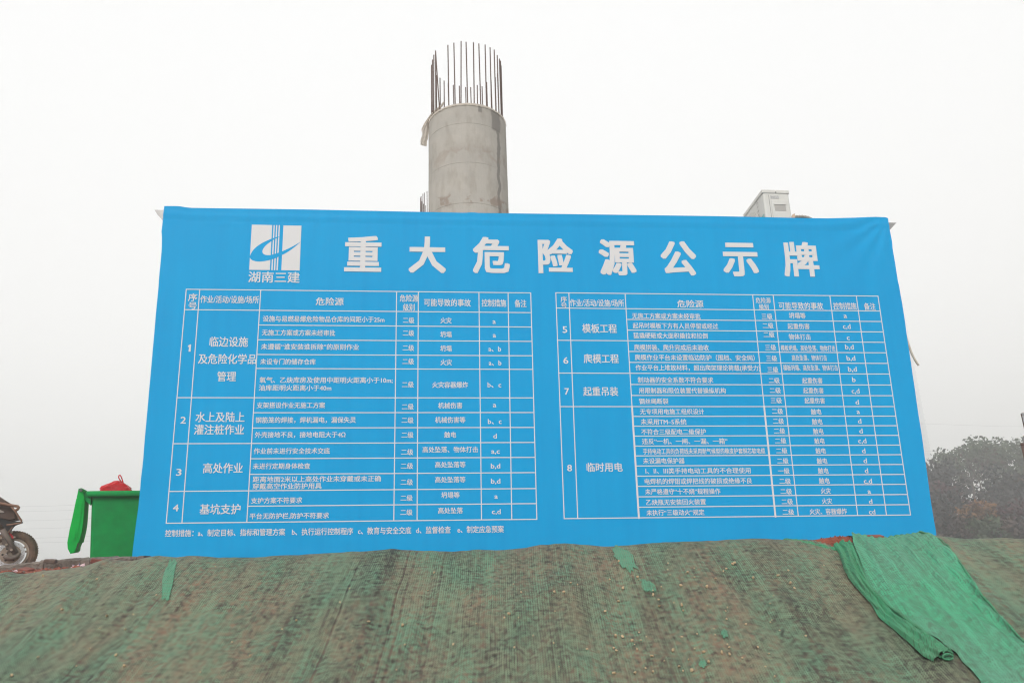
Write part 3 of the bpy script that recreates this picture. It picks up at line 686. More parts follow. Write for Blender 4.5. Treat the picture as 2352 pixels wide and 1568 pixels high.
for body, x0, x1, y in [('坍塌等', 1812, 1849.6, 725), ('起重伤害', 1808.8, 1858.8, 749.5), ('物体打击', 1811.6, 1861.6, 773.7), ('模板坍塌、高处坠落、物体打击', 1793.4, 1918, 799.5), ('高处坠落、物体打击', 1818.5, 1898.8, 821.9), ('模板坍塌、高处坠落、物体打击', 1799, 1923.8, 844.7), ('起重伤害', 1842.5, 1888.5, 874.2),
                        ('起重伤害', 1844.8, 1891, 897), ('起重伤害', 1847.8, 1894, 920.2), ('触电', 1862.4, 1885.9, 945.4), ('触电', 1865, 1888.5, 968), ('触电', 1867.6, 1891, 990.2), ('触电', 1870.3, 1893.7, 1012.5), ('触电', 1873, 1896.6, 1035), ('触电', 1876, 1899.6, 1058.2), ('触电', 1878.8, 1902.5, 1080.8), ('触电', 1881, 1905, 1103.6),
                        ('火灾', 1885, 1907.8, 1126.8), ('火灾', 1888, 1910.7, 1150.2), ('火灾、容器爆炸', 1859.5, 1944.7, 1173.9)]:
    text(body, x0, x1, y, 13, 'table_text')
for body, xc, wd, y in [('a', 1135, 7, 737.4), ('a', 1135.5, 7, 768.8), ('a、b', 1136.3, 28.6, 800.5), ('a、b', 1137, 28.6, 832.6), ('b、c', 1135.5, 31, 883), ('a', 1136, 7.3, 928.7), ('b、c', 1136.3, 31, 966.9), ('d', 1137, 7.8, 1000.4), ('a,c', 1138, 19, 1035.3), ('b,d', 1138.2, 21, 1069), ('b,d', 1138.5, 21, 1103.7), ('a', 1139.5, 7.3, 1138.5), ('c,d', 1139.9, 19.7, 1173.7),
                        ('a', 1941, 7, 724.2), ('c,d', 1944.4, 17.3, 749), ('c', 1947.7, 6.5, 774.7), ('b,d', 1950.6, 19.3, 796), ('b,d', 1954.1, 19.5, 821.9), ('b,d', 1957.5, 19.5, 847), ('b', 1960.8, 7.3, 871), ('c,d', 1964.5, 17.8, 897), ('d', 1968.4, 7.5, 922.8), ('a', 1970.8, 7, 944), ('d', 1974, 7.5, 966.2), ('d', 1977, 7.5, 988.8), ('c,d', 1980, 18.5, 1011.3),
                        ('d', 1983.4, 7.5, 1034.2), ('d', 1986.7, 7.5, 1057), ('d', 1989.6, 7.5, 1080), ('c,d', 1992.8, 18.5, 1103.6), ('a', 1996, 7, 1127), ('d', 1999.2, 7.5, 1150.5), ('cd', 2002.6, 14.4, 1174.2)]:
    text(body, xc - wd / 2, xc + wd / 2, y, 14.5, 'table_text')
for a in [('控制措施：a、制定目标、指标和管理方案', 379.8, 655, 1222.6), ('b、执行运行控制程序', 671, 811, 1220), ('c、教育与安全交底', 822.7, 944.4, 1218), ('d、监督检查', 956, 1035, 1216.3), ('e、制定应急预案', 1050.8, 1157, 1215)]: text(*a, 15.5, 'footnote')
_curves = {}
for jb in jobs:
    k = (jb[0], jb[7])
    if k not in _curves: _curves[k] = curve(*k)
dg = bpy.context.evaluated_depsgraph_get(); dg.update()
_meshes = {}
for k, o_ in _curves.items():
    me = bpy.data.meshes.new_from_object(o_.evaluated_get(dg)); n = len(me.vertices)
    co = np.zeros(n * 3); me.vertices.foreach_get('co', co); co = co.reshape(-1, 3)
    fs = [tuple(p.vertices) for p in me.polygons]; _meshes[k] = (co, fs); bpy.data.meshes.remove(me)
for k, o_ in _curves.items():
    cdat = o_.data; bpy.data.objects.remove(o_); bpy.data.curves.remove(cdat)
_meshes[('1', 0.0)] = (np.array([(0.17, 0, 0), (0.36, 0, 0), (0.36, 0.73, 0), (0.22, 0.73, 0), (0.17, 0.66, 0), (0.05, 0.60, 0), (0.05, 0.47, 0), (0.17, 0.52, 0)]), [(0, 1, 2, 3, 4, 7), (4, 5, 6, 7)])
for body, x0, x1, yc, h, name, bold, off, mode in jobs:
    co, fs = _meshes[(body, off)]
    mnx, mxx, mny, mxy = co[:, 0].min(), co[:, 0].max(), co[:, 1].min(), co[:, 1].max()
    s0 = st(x0, yc); s1 = st(x1, yc); xm = (x0 + x1) / 2
    ta = st(xm, yc - h / 2)[1]; tb = st(xm, yc + h / 2)[1]
    sx = (s1[0] - s0[0]) / (mxx - mnx)
    if mode == 'fit': sy = (ta - tb) / (mxy - mny); my = (mxy + mny) / 2
    else: sy = (ta - tb) / CJKH; my = 0.37
    tm = (ta + tb) / 2
    V_ = []; F_ = []
    shifts = [(0, 0), (bold, bold * .75), (-bold, bold * .75), (bold, -bold * .75), (-bold, -bold * .75)]
    if mode == 'fit': shifts = [(bold * i_ / 2, bold * .75 * j_ / 2) for i_ in range(-2, 3) for j_ in range(-2, 3)]
    if mode == 'fit': mnx -= bold; mxx += bold; mny -= bold * .75; mxy += bold * .75; sx = (s1[0] - s0[0]) / (mxx - mnx); sy = (ta - tb) / (mxy - mny)
    if len(co) > 2500 and mode != 'fit': shifts = [(0, 0), (bold, bold * .5), (-bold, -bold * .5)]
    for q, (dx, dy) in enumerate(shifts):
        base = len(V_)
        V_ += (Ob + np.outer(s0[0] + (co[:, 0] - mnx + dx) * sx, Ub) + np.outer(tm + (co[:, 1] - my + dy) * sy, Vb) + Nb * (0.0032 + 0.00010 * q)).tolist()
        F_ += [tuple(base + i for i in f) for f in fs]
    pydata(name, V_, F_, M_white, board)

# ---- emblem above the company name
def L2(x, y): return (560 + x / 2.138) / 1.7415, (780 + y / 2.138) / 1.7415
def poly(bm, pts, h):
    vs = [bm.verts.new(stp(*L2(*p), h)) for p in pts]
    es = [bm.edges.new((vs[i], vs[(i + 1) % len(vs)])) for i in range(len(vs))]
    bmesh.ops.triangle_fill(bm, use_beauty=True, edges=es)
emb = thing('emblem_tmp', Vector((0, 0, 0)), None, None)
bpy.data.objects.remove(emb)
def emb_part(name, pts, h, m):
    bm = bmesh.new(); poly(bm, pts, h); bmesh.ops.recalc_face_normals(bm, faces=bm.faces); return bmo(name, bm, m, board)
emb_part('emblem_block', [(957, 254), (1131, 258), (1111, 642), (934, 640)], 0.0020, M_white)
emb_part('emblem_block', [(1227, 261), (1381, 263), (1365, 646), (1209, 643)], 0.0020, M_white)
for xa in (1143, 1165, 1187): emb_part('emblem_stripe', [(xa, 258), (xa + 10, 258), (xa - 8, 643), (xa - 20, 643)], 0.0020, M_white)
def bez(p0, p1, p2, n=10):
    return [((1 - k / n) ** 2 * p0[0] + 2 * (1 - k / n) * k / n * p1[0] + (k / n) ** 2 * p2[0], (1 - k / n) ** 2 * p0[1] + 2 * (1 - k / n) * k / n * p1[1] + (k / n) ** 2 * p2[1]) for k in range(n)]
sw = bez((1376, 399), (1290, 480), (1214, 514)) + bez((1214, 514), (1120, 566), (1020, 570)) + bez((1020, 570), (943, 566), (940, 530)) + bez((940, 530), (955, 445), (1100, 385)) + bez((1100, 385), (1150, 362), (1196, 353), 6) \
    + bez((1196, 356), (1150, 378), (1125, 395), 6) + bez((1125, 395), (1048, 445), (1047, 485)) + bez((1047, 485), (1052, 522), (1120, 513)) + bez((1120, 513), (1250, 480), (1376, 399))
emb_part('emblem_swoosh', sw, 0.0028, M_blue)

# ================================================================== CABIN behind the board
M_cab = mat('cabin_panel', (0.62, 0.62, 0.60), rough=0.6, var=0.15, scale=2)
M_roof = mat('cabin_roof', (0.40, 0.40, 0.40), rough=0.5, metal=0.4, var=0.3, scale=3)
cab = thing('site_cabin', Vector(W(5.3, 0, -0.6)), 'grey metal-roofed site cabin hidden behind the blue board, only its roof corners showing', 'cabin')
c0 = W(0.42, 0.0, -0.30); c1 = W(10.35, 0.0, -0.30); bz = 1.15
wallh = 4.45
q = [Vector((c0[0], c0[1], bz)), Vector((c1[0], c1[1], bz)), Vector((c1[0] + 0.05, c1[1] + 2.3, bz)), Vector((c0[0] - 0.0, c0[1] + 2.3, bz))]
bm = bmesh.new(); add_prism(bm, q, (0, 0, 1), wallh - 0.03); bmo('wall', bm, M_cab, cab)
bm = bmesh.new(); add_prism(bm, [p + Vector((0, 0, wallh - 0.01)) + Vector(((-0.06 if i in (0, 3) else 0.06), (-0.08 if i < 2 else 0.08), 0)) for i, p in enumerate(q)], (0, 0, 1), 0.05); bmo('roof', bm, M_roof, cab)
for px, far in (([(350.5, 478), (377, 478.5), (381, 482), (381, 512), (372, 505), (357, 489)], 0.05), ([(2064.5, 508), (2038, 507.5), (2034, 510), (2036, 533), (2047, 527.5)], 0.05)):
    bm = bmesh.new(); pts = [Vector(stp(x, y, -0.06)) for x, y in px]; add_prism(bm, pts, -Nb, 0.003)
    bm2 = pts[0]; a = pts[0]; b_ = pts[-1]
    add_prism(bm, [pts[0], pts[-1], pts[-1] - Vector(Nb) * 0.05, pts[0] - Vector(Nb) * 0.05], (0, 0, 1), 0.004)
    bmo('roof_corner_plate', bm, M_galv, cab)
# black edging at lower left; black strip paints the shade under the board
M_blackp = mat('black_edging_and_shade', (0.03, 0.03, 0.03), rough=0.5)
bm = bmesh.new(); add_prism(bm, [Vector(stp(x, y, -0.05)) for x, y in [(300.5, 1282), (306, 1232), (310, 1232), (306, 1282)]], -Nb, 0.02)
add_prism(bm, [Vector(stp(x, y, -0.05)) for x, y in [(300, 1280.5), (640, 1278.5), (640, 1290), (300, 1290)]], -Nb, 0.05)
bmo('edging_and_gap_shade', bm, M_blackp, board)

# ---- air conditioner
M_ac = mat('ac_plastic', (0.66, 0.65, 0.61), rough=0.45, var=0.10, scale=5)
M_acd = mat('ac_recess', (0.40, 0.38, 0.35), rough=0.6)
M_dark = mat('dark_plastic', (0.05, 0.045, 0.04), rough=0.6)
YA = 10.15
A = lambda x, y: atYv(1665.2 + x / 5.461, 413.4 + y / 5.461, YA)
tl, tr_ = A(466, 130), A(793, 140)
acw = (tr_ - tl).length; ACD = 0.92; ach = tl.z - (bz + wallh + 0.09)
acx = (tr_ - tl).normalized(); acy = Vector((-acx.y, acx.x, 0)).normalized()
ac = thing('air_conditioner', (tl + tr_) / 2 + acy * ACD / 2 - Vector((0, 0, ach)), 'cream air conditioner outdoor unit on the roof behind the right part of the board', 'air conditioner')
def AC(u, v, w_): return tl + acx * (u * acw) + acy * (v * ACD) + Vector((0, 0, -w_ * ach))     # u along side, v back, w down
def acbox(bm, u0, u1, v0, v1, w0, w1, bev=0.0):
    P8 = [AC(u, v, w_) for w_ in (w0, w1) for v in (v0, v1) for u in (u0, u1)]
    V8 = [bm.verts.new(p) for p in P8]; fcs = []
    for f_ in ((0, 1, 3, 2), (4, 6, 7, 5), (0, 4, 5, 1), (2, 3, 7, 6), (0, 2, 6, 4), (1, 5, 7, 3)): fcs.append(bm.faces.new([V8[i] for i in f_]))
    if bev: bmesh.ops.bevel(bm, geom=list({e for f_ in fcs for e in f_.edges}), offset=bev, segments=3, affect='EDGES', profile=0.5)
bm = bmesh.new(); acbox(bm, 0, 1, 0, 1, 0, 1, 0.025); body = bmo('casing', bm, M_ac, ac)
bm = bmesh.new(); acbox(bm, -0.03, 1.02, -0.012, 1.012, -0.012, 0.05, 0.01); bmo('lid', bm, M_ac, ac)
bm = bmesh.new(); acbox(bm, 0.28, 0.93, -0.014, 0.0, 0.17, 0.72, 0.004); sp = bmo('service_panel', bm, M_ac, ac)
bm = bmesh.new(); acbox(bm, 0.38, 0.80, -0.017, -0.010, 0.25, 0.36); acbox(bm, 0.42, 0.84, -0.017, -0.010, 0.56, 0.60); bmo('grip_recess', bm, M_acd, ac)
bm = bmesh.new(); acbox(bm, 0.36, 0.82, -0.024, -0.014, 0.235, 0.25); acbox(bm, 0.38, 0.88, -0.022, -0.012, 0.655, 0.67); bmo('grip_lip', bm, M_ac, ac)
bm = bmesh.new(); acbox(bm, 0.215, 0.222, -0.004, 0.01, 0.08, 0.98); bmo('panel_joint', bm, M_dark, ac)
M_lab = mat('rating_label', (0.62, 0.62, 0.60), rough=0.5, col2=(0.30, 0.30, 0.30), scale=60)
bm = bmesh.new(); acbox(bm, 0.28, 0.60, -0.004, 0.0, 0.09, 0.14); bmo('barcode_label', bm, M_lab, ac)
bm = bmesh.new(); acbox(bm, 0.40, 0.58, -0.004, 0.0, 0.75, 0.88); acbox(bm, 0.64, 0.82, -0.004, 0.0, 0.75, 0.88); bmo('rating_label', bm, M_lab, ac)
bm = bmesh.new(); add_tube(bm, [AC(0.60, -0.03, 0.70), AC(0.60, -0.05, 0.76), AC(0.58, -0.05, 0.84), AC(0.52, -0.04, 0.95), AC(0.5, -0.03, 1.02)], 0.010, 8); acbox(bm, 0.55, 0.66, -0.045, -0.014, 0.665, 0.69); bmo('cable', bm, M_dark, ac, True)
bm = bmesh.new(); add_cyl(bm, AC(0.50, -0.016, 0.035), acy, 0.008, 0.008, 10); bmo('screw', bm, M_dark, ac)
# fan grille on the long face (towards -X)
cA = AC(-0.012, 0.62, 0.52); g = -acx; up_ = Vector((0, 0, 1)); bk = acy; RG = min(ach, ACD) * 0.40
bm = bmesh.new()
for rr in [RG * k / 9 for k in range(2, 10)]:
    add_tube(bm, [cA + g * 0.022 + bk * rr * math.cos(a) + up_ * rr * math.sin(a) for a in np.linspace(0, 2 * math.pi, 33)], 0.0035, 5, False)
for a in np.linspace(0, 2 * math.pi, 19)[:-1]: add_tube(bm, [cA + g * 0.03, cA + g * 0.018 + bk * RG * math.cos(a) + up_ * RG * math.sin(a)], 0.0035, 5)
bmo('fan_grille', bm, M_ac, ac, True)
bm = bmesh.new(); add_cyl(bm, cA + g * 0.004, g, RG, 0.006, 36); bmo('fan_opening', bm, M_dark, ac)
bm = bmesh.new()
for k in range(12):
    add_box(bm, AC(-0.02, 0.28, 0.10 + 0.07 * k), (0.004, 0.008 * 8, 0.006), Matrix.Rotation(math.atan2(acx.y, acx.x), 3, 'Z'))
bmo('side_louvre', bm, M_acd, ac)
# brand lettering on the long face
M_teal = mat('teal_print', (0.02, 0.40, 0.38), rough=0.5); M_blk = mat('black_print', (0.05, 0.05, 0.05), rough=0.5)
def actext(body, v0, v1, w0, w1, m, shx=0.0):
    o_ = curve(body, 0.008); dg_ = bpy.context.evaluated_depsgraph_get(); dg_.update()
    me = bpy.data.meshes.new_from_object(o_.evaluated_get(dg_)); co = np.array([v.co[:] for v in me.vertices]); fs = [tuple(p.vertices) for p in me.polygons]
    cdat = o_.data; bpy.data.objects.remove(o_); bpy.data.curves.remove(cdat); bpy.data.meshes.remove(me)
    a, b_ = co[:, 0].min(), co[:, 0].max(); c_, d_ = co[:, 1].min(), co[:, 1].max()
    V_ = [AC(-0.008, v0 + (v1 - v0) * (c[0] - a) / (b_ - a), w1 + (w0 - w1) * (c[1] - c_) / (d_ - c_)) for c in co]
    pydata('lettering', V_, fs, m, ac)
actext('Hisense', 0.30, 0.05, 0.33, 0.50, M_teal); actext('海信空调', 0.25, 0.07, 0.55, 0.66, M_blk)
# reads left to right when looking at the face from -X
# wrapped pipes from the unit running along the roof
M_wrap = mat('pipe_wrap', (0.42, 0.39, 0.33), rough=0.8, col2=(0.20, 0.19, 0.17), scale=25)
pp = thing('wrapped_pipe', atYv(1850, 497, 10.3), 'grey tape-wrapped refrigerant pipe arching from the air conditioner along the roof', 'pipe')
pts = [atYv(x, y, 10.3) for x, y in [(1800, 506), (1815, 500), (1830, 498.5), (1842, 498), (1855, 500), (1866, 505), (1872, 512)]]
bm = bmesh.new(); add_tube(bm, pts, [0.022, 0.026, 0.027, 0.028, 0.028, 0.027, 0.026], 10); bmo('insulation', bm, M_wrap, pp, True)
bm = bmesh.new()
for k in range(1, 12):
    a = pts[1].lerp(pts[2], 0) if 0 else None
    t_ = k / 12 * (len(pts) - 1); i_ = int(t_); c = pts[i_].lerp(pts[min(i_ + 1, len(pts) - 1)], t_ - i_); d = pts[min(i_ + 1, len(pts) - 1)] - pts[i_]
    add_cyl(bm, c, d, 0.031, 0.008, 12)
bmo('tape_turns', bm, M_wrap, pp, True)
M_beige = mat('peach_foam', (0.62, 0.45, 0.33), rough=0.8)
bm = bmesh.new(); add_prism(bm, [atYv(x, y, 10.25) for x, y in [(1821, 492), (1826, 490.5), (1826, 500), (1819, 500)]], (0, 1, 0), 0.03); bmo('foam_flap', bm, M_beige, pp)
# drain hose over the right edge of the board
M_hose = mat('drain_hose', (0.60, 0.54, 0.44), rough=0.5, var=0.2, scale=10)
bm = bmesh.new()
hp = [(2030, 585), (2052, 640), (2066, 695), (2073, 730), (2079, 765), (2086, 790), (2094, 812), (2103, 829), (2110, 839)]
Yh = 10.0; pts = []
from bisect import bisect
hp = np.array(hp, float); tt_ = np.linspace(0, len(hp) - 1, 40)
for q_ in tt_:
    x = np.interp(q_, range(len(hp)), hp[:, 0]); y = np.interp(q_, range(len(hp)), hp[:, 1]); pts.append(atYv(x, y, Yh - 0.004 * q_))
pts[0].y += 0.05
for _ in range(4): pts = [pts[0]] + [(pts[i - 1] + pts[i] * 2 + pts[i + 1]) / 4 for i in range(1, len(pts) - 1)] + [pts[-1]]
add_tube(bm, pts, 0.0155, 12)
o = bmo('drain_hose', bm, M_hose, None, True); tag(o, 'beige drain hose curving down past the right edge of the board', 'hose')

# ================================================================== PIERS
def pier_material():
    m = mat('pier_concrete', (0.45, 0.42, 0.375), rough=0.9, col2=(0.375, 0.352, 0.318), scale=1.6, bump=0.15, bscale=25, spec=0.2)
    t = m.node_tree; b = t.nodes['Principled BSDF']; src = b.inputs['Base Color'].links[0].from_socket
    tcn = N_(t, 'ShaderNodeTexCoord')
    # brown damp bloom above the joints and fine vertical streaks
    mp = N_(t, 'ShaderNodeMapping'); mp.inputs['Scale'].default_value = (3, 3, 1.1); t.links.new(tcn.outputs['Object'], mp.inputs[0])
    n = N_(t, 'ShaderNodeTexNoise'); n.inputs['Scale'].default_value = 2.0; n.inputs['Detail'].default_value = 7; t.links.new(mp.outputs[0], n.inputs['Vector'])
    n3 = N_(t, 'ShaderNodeTexNoise'); n3.inputs['Scale'].default_value = 3.2; n3.inputs['Detail'].default_value = 8; t.links.new(tcn.outputs['Object'], n3.inputs['Vector'])
    mu = N_(t, 'ShaderNodeMix', data_type='RGBA', blend_type='MULTIPLY'); r = N_(t, 'ShaderNodeValToRGB')
    r.color_ramp.elements[0].position = 0.36; r.color_ramp.elements[0].color = (0.72, 0.68, 0.63, 1); r.color_ramp.elements[1].position = 0.52; r.color_ramp.elements[1].color = (1, 1, 1, 1)
    t.links.new(n.outputs['Fac'], r.inputs[0]); mu.inputs[0].default_value = 0.4; t.links.new(src, mu.inputs[6]); t.links.new(r.outputs[0], mu.inputs[7])
    return m, t, mu, b, n3, tcn
M_pier, t_, mu_, b_, n3_, tcn_ = pier_material()
PR = 0.955; PCX = float(atY(1076, 450, 15)[0]); PCY = 15.0; RIM = 11.12
J = [RIM - 0.50, RIM - 1.52, RIM - 2.53]
# stains: position along angle and height of the drum
def smath(op, *a):
    n = N_(t_, 'ShaderNodeMath', operation=op)
    for i, q in enumerate(a):
        if isinstance(q, (int, float)): n.inputs[i].default_value = q
        else: t_.links.new(q, n.inputs[i])
    return n.outputs[0]
sp_ = N_(t_, 'ShaderNodeSeparateXYZ'); t_.links.new(tcn_.outputs['Object'], sp_.inputs[0])
X_, Y_, Z_ = sp_.outputs
def band(v, c, hw, soft):      # 1 inside |v-c|<hw
    d = smath('ABSOLUTE', smath('SUBTRACT', v, c))
    mr = N_(t_, 'ShaderNodeMapRange'); mr.inputs[1].default_value = hw + soft; mr.inputs[2].default_value = hw - soft
    t_.links.new(d, mr.inputs[0]); return mr.outputs[0]
nz = smath('MULTIPLY', smath('SUBTRACT', n3_.outputs['Fac'], 0.5), 0.5)
xw = smath('ADD', X_, smath('MULTIPLY', nz, 0.25))
front_ = smath('LESS_THAN', Y_, 0.0)
st1 = smath('MULTIPLY', band(xw, 0.755, 0.033, 0.008), front_)                                # long dark run
st2 = smath('MULTIPLY', smath('MULTIPLY', band(xw, 0.72, 0.10, 0.02), band(Z_, -0.28, 0.26, 0.03)), front_)
st3 = smath('MULTIPLY', smath('MULTIPLY', band(xw, 0.37, 0.045, 0.012), band(Z_, -0.09, 0.09, 0.02)), front_)
dk = smath('MAXIMUM', smath('MAXIMUM', st1, st2), st3)
bloom = 0
thr_ = smath('GREATER_THAN', smath('ADD', n3_.outputs['Fac'], 0.0), 0.52)
zz = smath('ADD', Z_, nz)
bl = smath('MAXIMUM', smath('MULTIPLY', band(zz, J[2] - RIM + 0.17, 0.14, 0.06), 0.9), smath('MULTIPLY', band(zz, J[1] - RIM + 0.32, 0.16, 0.1), 0.45))
bl = smath('MULTIPLY', bl, band(n3_.outputs['Fac'], 0.62, 0.10, 0.03))
m1 = N_(t_, 'ShaderNodeMix', data_type='RGBA'); m1.inputs[7].default_value = (0.185, 0.17, 0.155, 1)
t_.links.new(mu_.outputs[2], m1.inputs[6]); t_.links.new(smath('MULTIPLY', dk, 0.85), m1.inputs[0])
m2 = N_(t_, 'ShaderNodeMix', data_type='RGBA'); m2.inputs[7].default_value = (0.25, 0.19, 0.15, 1)
t_.links.new(m1.outputs[2], m2.inputs[6]); t_.links.new(smath('MULTIPLY', bl, 0.8), m2.inputs[0]); t_.links.new(m2.outputs[2], b_.inputs['Base Color'])
M_rebar = mat('rusty_rebar', (0.085, 0.05, 0.042), rough=0.8, col2=(0.13, 0.075, 0.055), scale=9)
M_film = translucent(mat('white_film', (0.86, 0.80, 0.72), rough=0.45, var=0.12, scale=9), 0.65)

def make_pier(cx, cy, rim, label, base=-11.0, nbar=36, bl_=1.78, main=True):
    root = thing('bridge_pier', (cx, cy, base), label, 'bridge pier', 'unfinished round piers')
    seg = 96; lev = []
    z = rim; zs = [(rim, PR - 0.012), (rim - 0.012, PR)]
    js = [rim - 0.5 - 1.015 * k for k in range(int((rim - base) / 1.015))]
    for i, j in enumerate(js):
        zs += [(j + 0.004, PR), (j, PR - 0.006), (j - 0.004, PR + (0.002 if i % 2 else 0))]
    zs.append((base, PR))
    vs = []; fs = []
    for (zz_, r_) in zs:
        for k in range(seg):
            a = 2 * math.pi * k / seg; rr = r_
            if k % 48 == 24 * 3 % 48: rr = r_ - 0.004
            vs.append((math.cos(a) * rr, math.sin(a) * rr, zz_ - rim))
    for i in range(len(zs) - 1):
        for k in range(seg): fs.append((i * seg + k, i * seg + (k + 1) % seg, (i + 1) * seg + (k + 1) % seg, (i + 1) * seg + k))
    fs.append(tuple(range(seg)))
    me = bpy.data.meshes.new('column'); me.from_pydata(vs, [], fs); me.update()
    col = bpy.data.objects.new('column', me); COL.objects.link(col); me.materials.append(M_pier); col.parent = root; col.location = (0, 0, rim - base)
    # bars
    bm = bmesh.new(); add_tube(bm, [(0, 0, -0.3)] + [(0, 0, bl_ * k / 3) for k in range(0, 4)], 0.0145, 7)
    bme = bpy.data.meshes.new('rebar'); bm.to_mesh(bme); bm.free(); bme.materials.append(M_rebar)
    rb = random.Random(3 if main else 5)
    for k in range(nbar):
        if main and k in (23,): continue
        a = 2 * math.pi * (k + 0.5) / nbar + rb.uniform(-.012, .012)
        o_ = bpy.data.objects.new('rebar', bme); COL.objects.link(o_); o_.parent = root
        o_.location = (math.cos(a) * (PR - 0.075), math.sin(a) * (PR - 0.075), rim - base)
        o_.rotation_euler = (rb.gauss(0, .006), rb.gauss(0, .007), rb.random() * 6); o_.scale = (1, 1, 1 + rb.gauss(0, 0.018))
        if main and k == 22: o_.rotation_euler = (0, -0.055, 0)
    return root
pier = make_pier(PCX, PCY, RIM, 'tall round concrete pier crowned with bare rebar, rising behind the board')
pier2 = make_pier(PCX + 0.0, 25.9, float(atY(967.3, 458.6, 25.9)[2]) - 1.72, 'far bridge pier with only a few rebar tips showing left of the near pier', bl_=1.72, main=False)
pier2.location.x = float(atY(966, 470, 25.9)[0]) + PR - 0.075
# film over the rim with a hanging flap
vs = []; fs = []; n = 120
for k in range(n + 1):
    a = math.radians(178 + 184 * k / n)
    ww = 0.03 + 0.02 * abs(noise.noise(Vector((k * .15, 0, 0)))) * 2
    for j, (dr, dz) in enumerate([(-0.14, 0.05 + ww * .6), (-0.03, 0.035 + ww * 0.5), (0.012, 0.014), (0.014, -ww * 0.9)]):
        nn = noise.noise_vector(Vector((k * 0.35, j, 1.0))) * 0.012
        vs.append(Vector((math.cos(a) * (PR + dr), math.sin(a) * (PR + dr), RIM + dz)) + Vector((PCX, PCY, 0)) + nn)
for k in range(n):
    for j in range(3): q = k * 4 + j; fs.append((q, q + 4, q + 5, q + 1))
film = thing('plastic_film', (PCX, PCY, RIM), 'off-white plastic film wrapped round the rim of the pier, a flap hanging at left', 'plastic film')
pydata('rim_strip', vs, fs, M_film, film, True)
Z2 = lambda x, y, Y=14.9: atYv((1600 + x / 2.011) / 1.7415, (100 + y / 2.011) / 1.7415, Y)
flapL = [(352, 615), (330, 640), (275, 690), (240, 725), (195, 790), (170, 840), (180, 880), (163, 930), (165, 965), (178, 970)]
flapR = [(352, 640), (340, 660), (295, 695), (255, 730), (240, 770), (235, 840), (228, 880), (226, 915), (217, 935), (214, 978)]
vs = []; fs = []; nu, nv = 14, 60
fl, fr = np.array(flapL, float), np.array(flapR, float)
for j in range(nv + 1):
    q = j / nv * (len(fl) - 1)
    a = [np.interp(q, range(len(fl)), fl[:, k]) for k in (0, 1)]; b_2 = [np.interp(q, range(len(fr)), fr[:, k]) for k in (0, 1)]
    for i in range(nu + 1):
        u = i / nu; x, y = a[0] * (1 - u) + b_2[0] * u, a[1] * (1 - u) + b_2[1] * u
        Yf = 14.35 + 0.55 * min(1, j / nv * 2.0) + 0.045 * math.sin(u * 13 + j * 0.10) + 0.02 * math.sin(u * 29 + j * .3)
        vs.append(Z2(x, y, Yf))
for j in range(nv):
    for i in range(nu): k = j * (nu + 1) + i; fs.append((k, k + 1, k + nu + 2, k + nu + 1))
o = pydata('hanging_flap', vs, fs, M_film, film, True)


# ================================================================== BIN
M_bin = mat('green_bin_plastic', (0.0, 0.32, 0.068), rough=0.6, col2=(0.004, 0.24, 0.055), scale=5, spec=0.15)
M_lid = translucent(mat('green_lid_plastic', (0.005, 0.60, 0.09), rough=0.7, var=0.15, scale=8, spec=0.1), 0.3)
YB = 9.42
hb = atYv(196, 1127, YB); zr = hb.z; x0 = hb.x; TB = math.radians(26)
def rotplane(x, y, c, th, dy=0.0):
    """sight line of a pixel met with an upright plane through c turned by th; answer in the unturned frame"""
    d = ray(x, y); n = np.array([-math.sin(th), math.cos(th), 0.0]); c0_ = np.array(c) + n * dy
    p = Vector(EYE + d * (((c0_ - EYE) @ n) / (d @ n))) - Vector(c)
    return Vector(c) + Matrix.Rotation(-th, 3, 'Z') @ p
binr = thing('wheelie_bin', (x0, YB, zr - 1.02), 'green wheelie bin left of the board with its lid hanging open', 'wheelie bin')
BL, BW = 0.80, 0.56
def ring_rr(x0_, x1_, y0_, y1_, z, r, n=6):
    out = []
    for cx_, cy_, a0 in ((x1_ - r, y1_ - r, 0), (x0_ + r, y1_ - r, 90), (x0_ + r, y0_ + r, 180), (x1_ - r, y0_ + r, 270)):
        for k in range(n + 1):
            a = math.radians(a0 + 90 * k / n); out.append((cx_ + r * math.cos(a), cy_ + r * math.sin(a), z))
    return out
def loft(rings, cap0=True, cap1=True):
    vs = [p for r_ in rings for p in r_]; n = len(rings[0]); fs = []
    for i in range(len(rings) - 1):
        for k in range(n): fs.append((i * n + k, i * n + (k + 1) % n, (i + 1) * n + (k + 1) % n, (i + 1) * n + k))
    if cap0: fs.append(tuple(range(n))[::-1])
    if cap1: fs.append(tuple((len(rings) - 1) * n + k for k in range(n)))
    return vs, fs
zb = zr - 1.07
xa = x0 + 0.075; yb0 = YB + 0.03; yb1 = YB + BW
r1 = [ring_rr(xa + 0.075, x0 + BL - 0.12, yb0 + 0.05, yb1 - 0.05, zb + 0.06, 0.05), ring_rr(xa + 0.07, x0 + BL - 0.12, yb0 + 0.05, yb1 - 0.05, zb + 0.10, 0.05), ring_rr(xa, x0 + BL - 0.05, yb0, yb1 - 0.02, zr - 0.03, 0.05),
      ring_rr(xa + 0.02, x0 + BL - 0.07, yb0 + 0.02, yb1 - 0.04, zr - 0.035, 0.045), ring_rr(xa + 0.08, x0 + BL - 0.14, yb0 + 0.06, yb1 - 0.07, zb + 0.12, 0.04)]
v_, f_ = loft(r1); pydata('body', v_, f_, M_bin, binr, False)
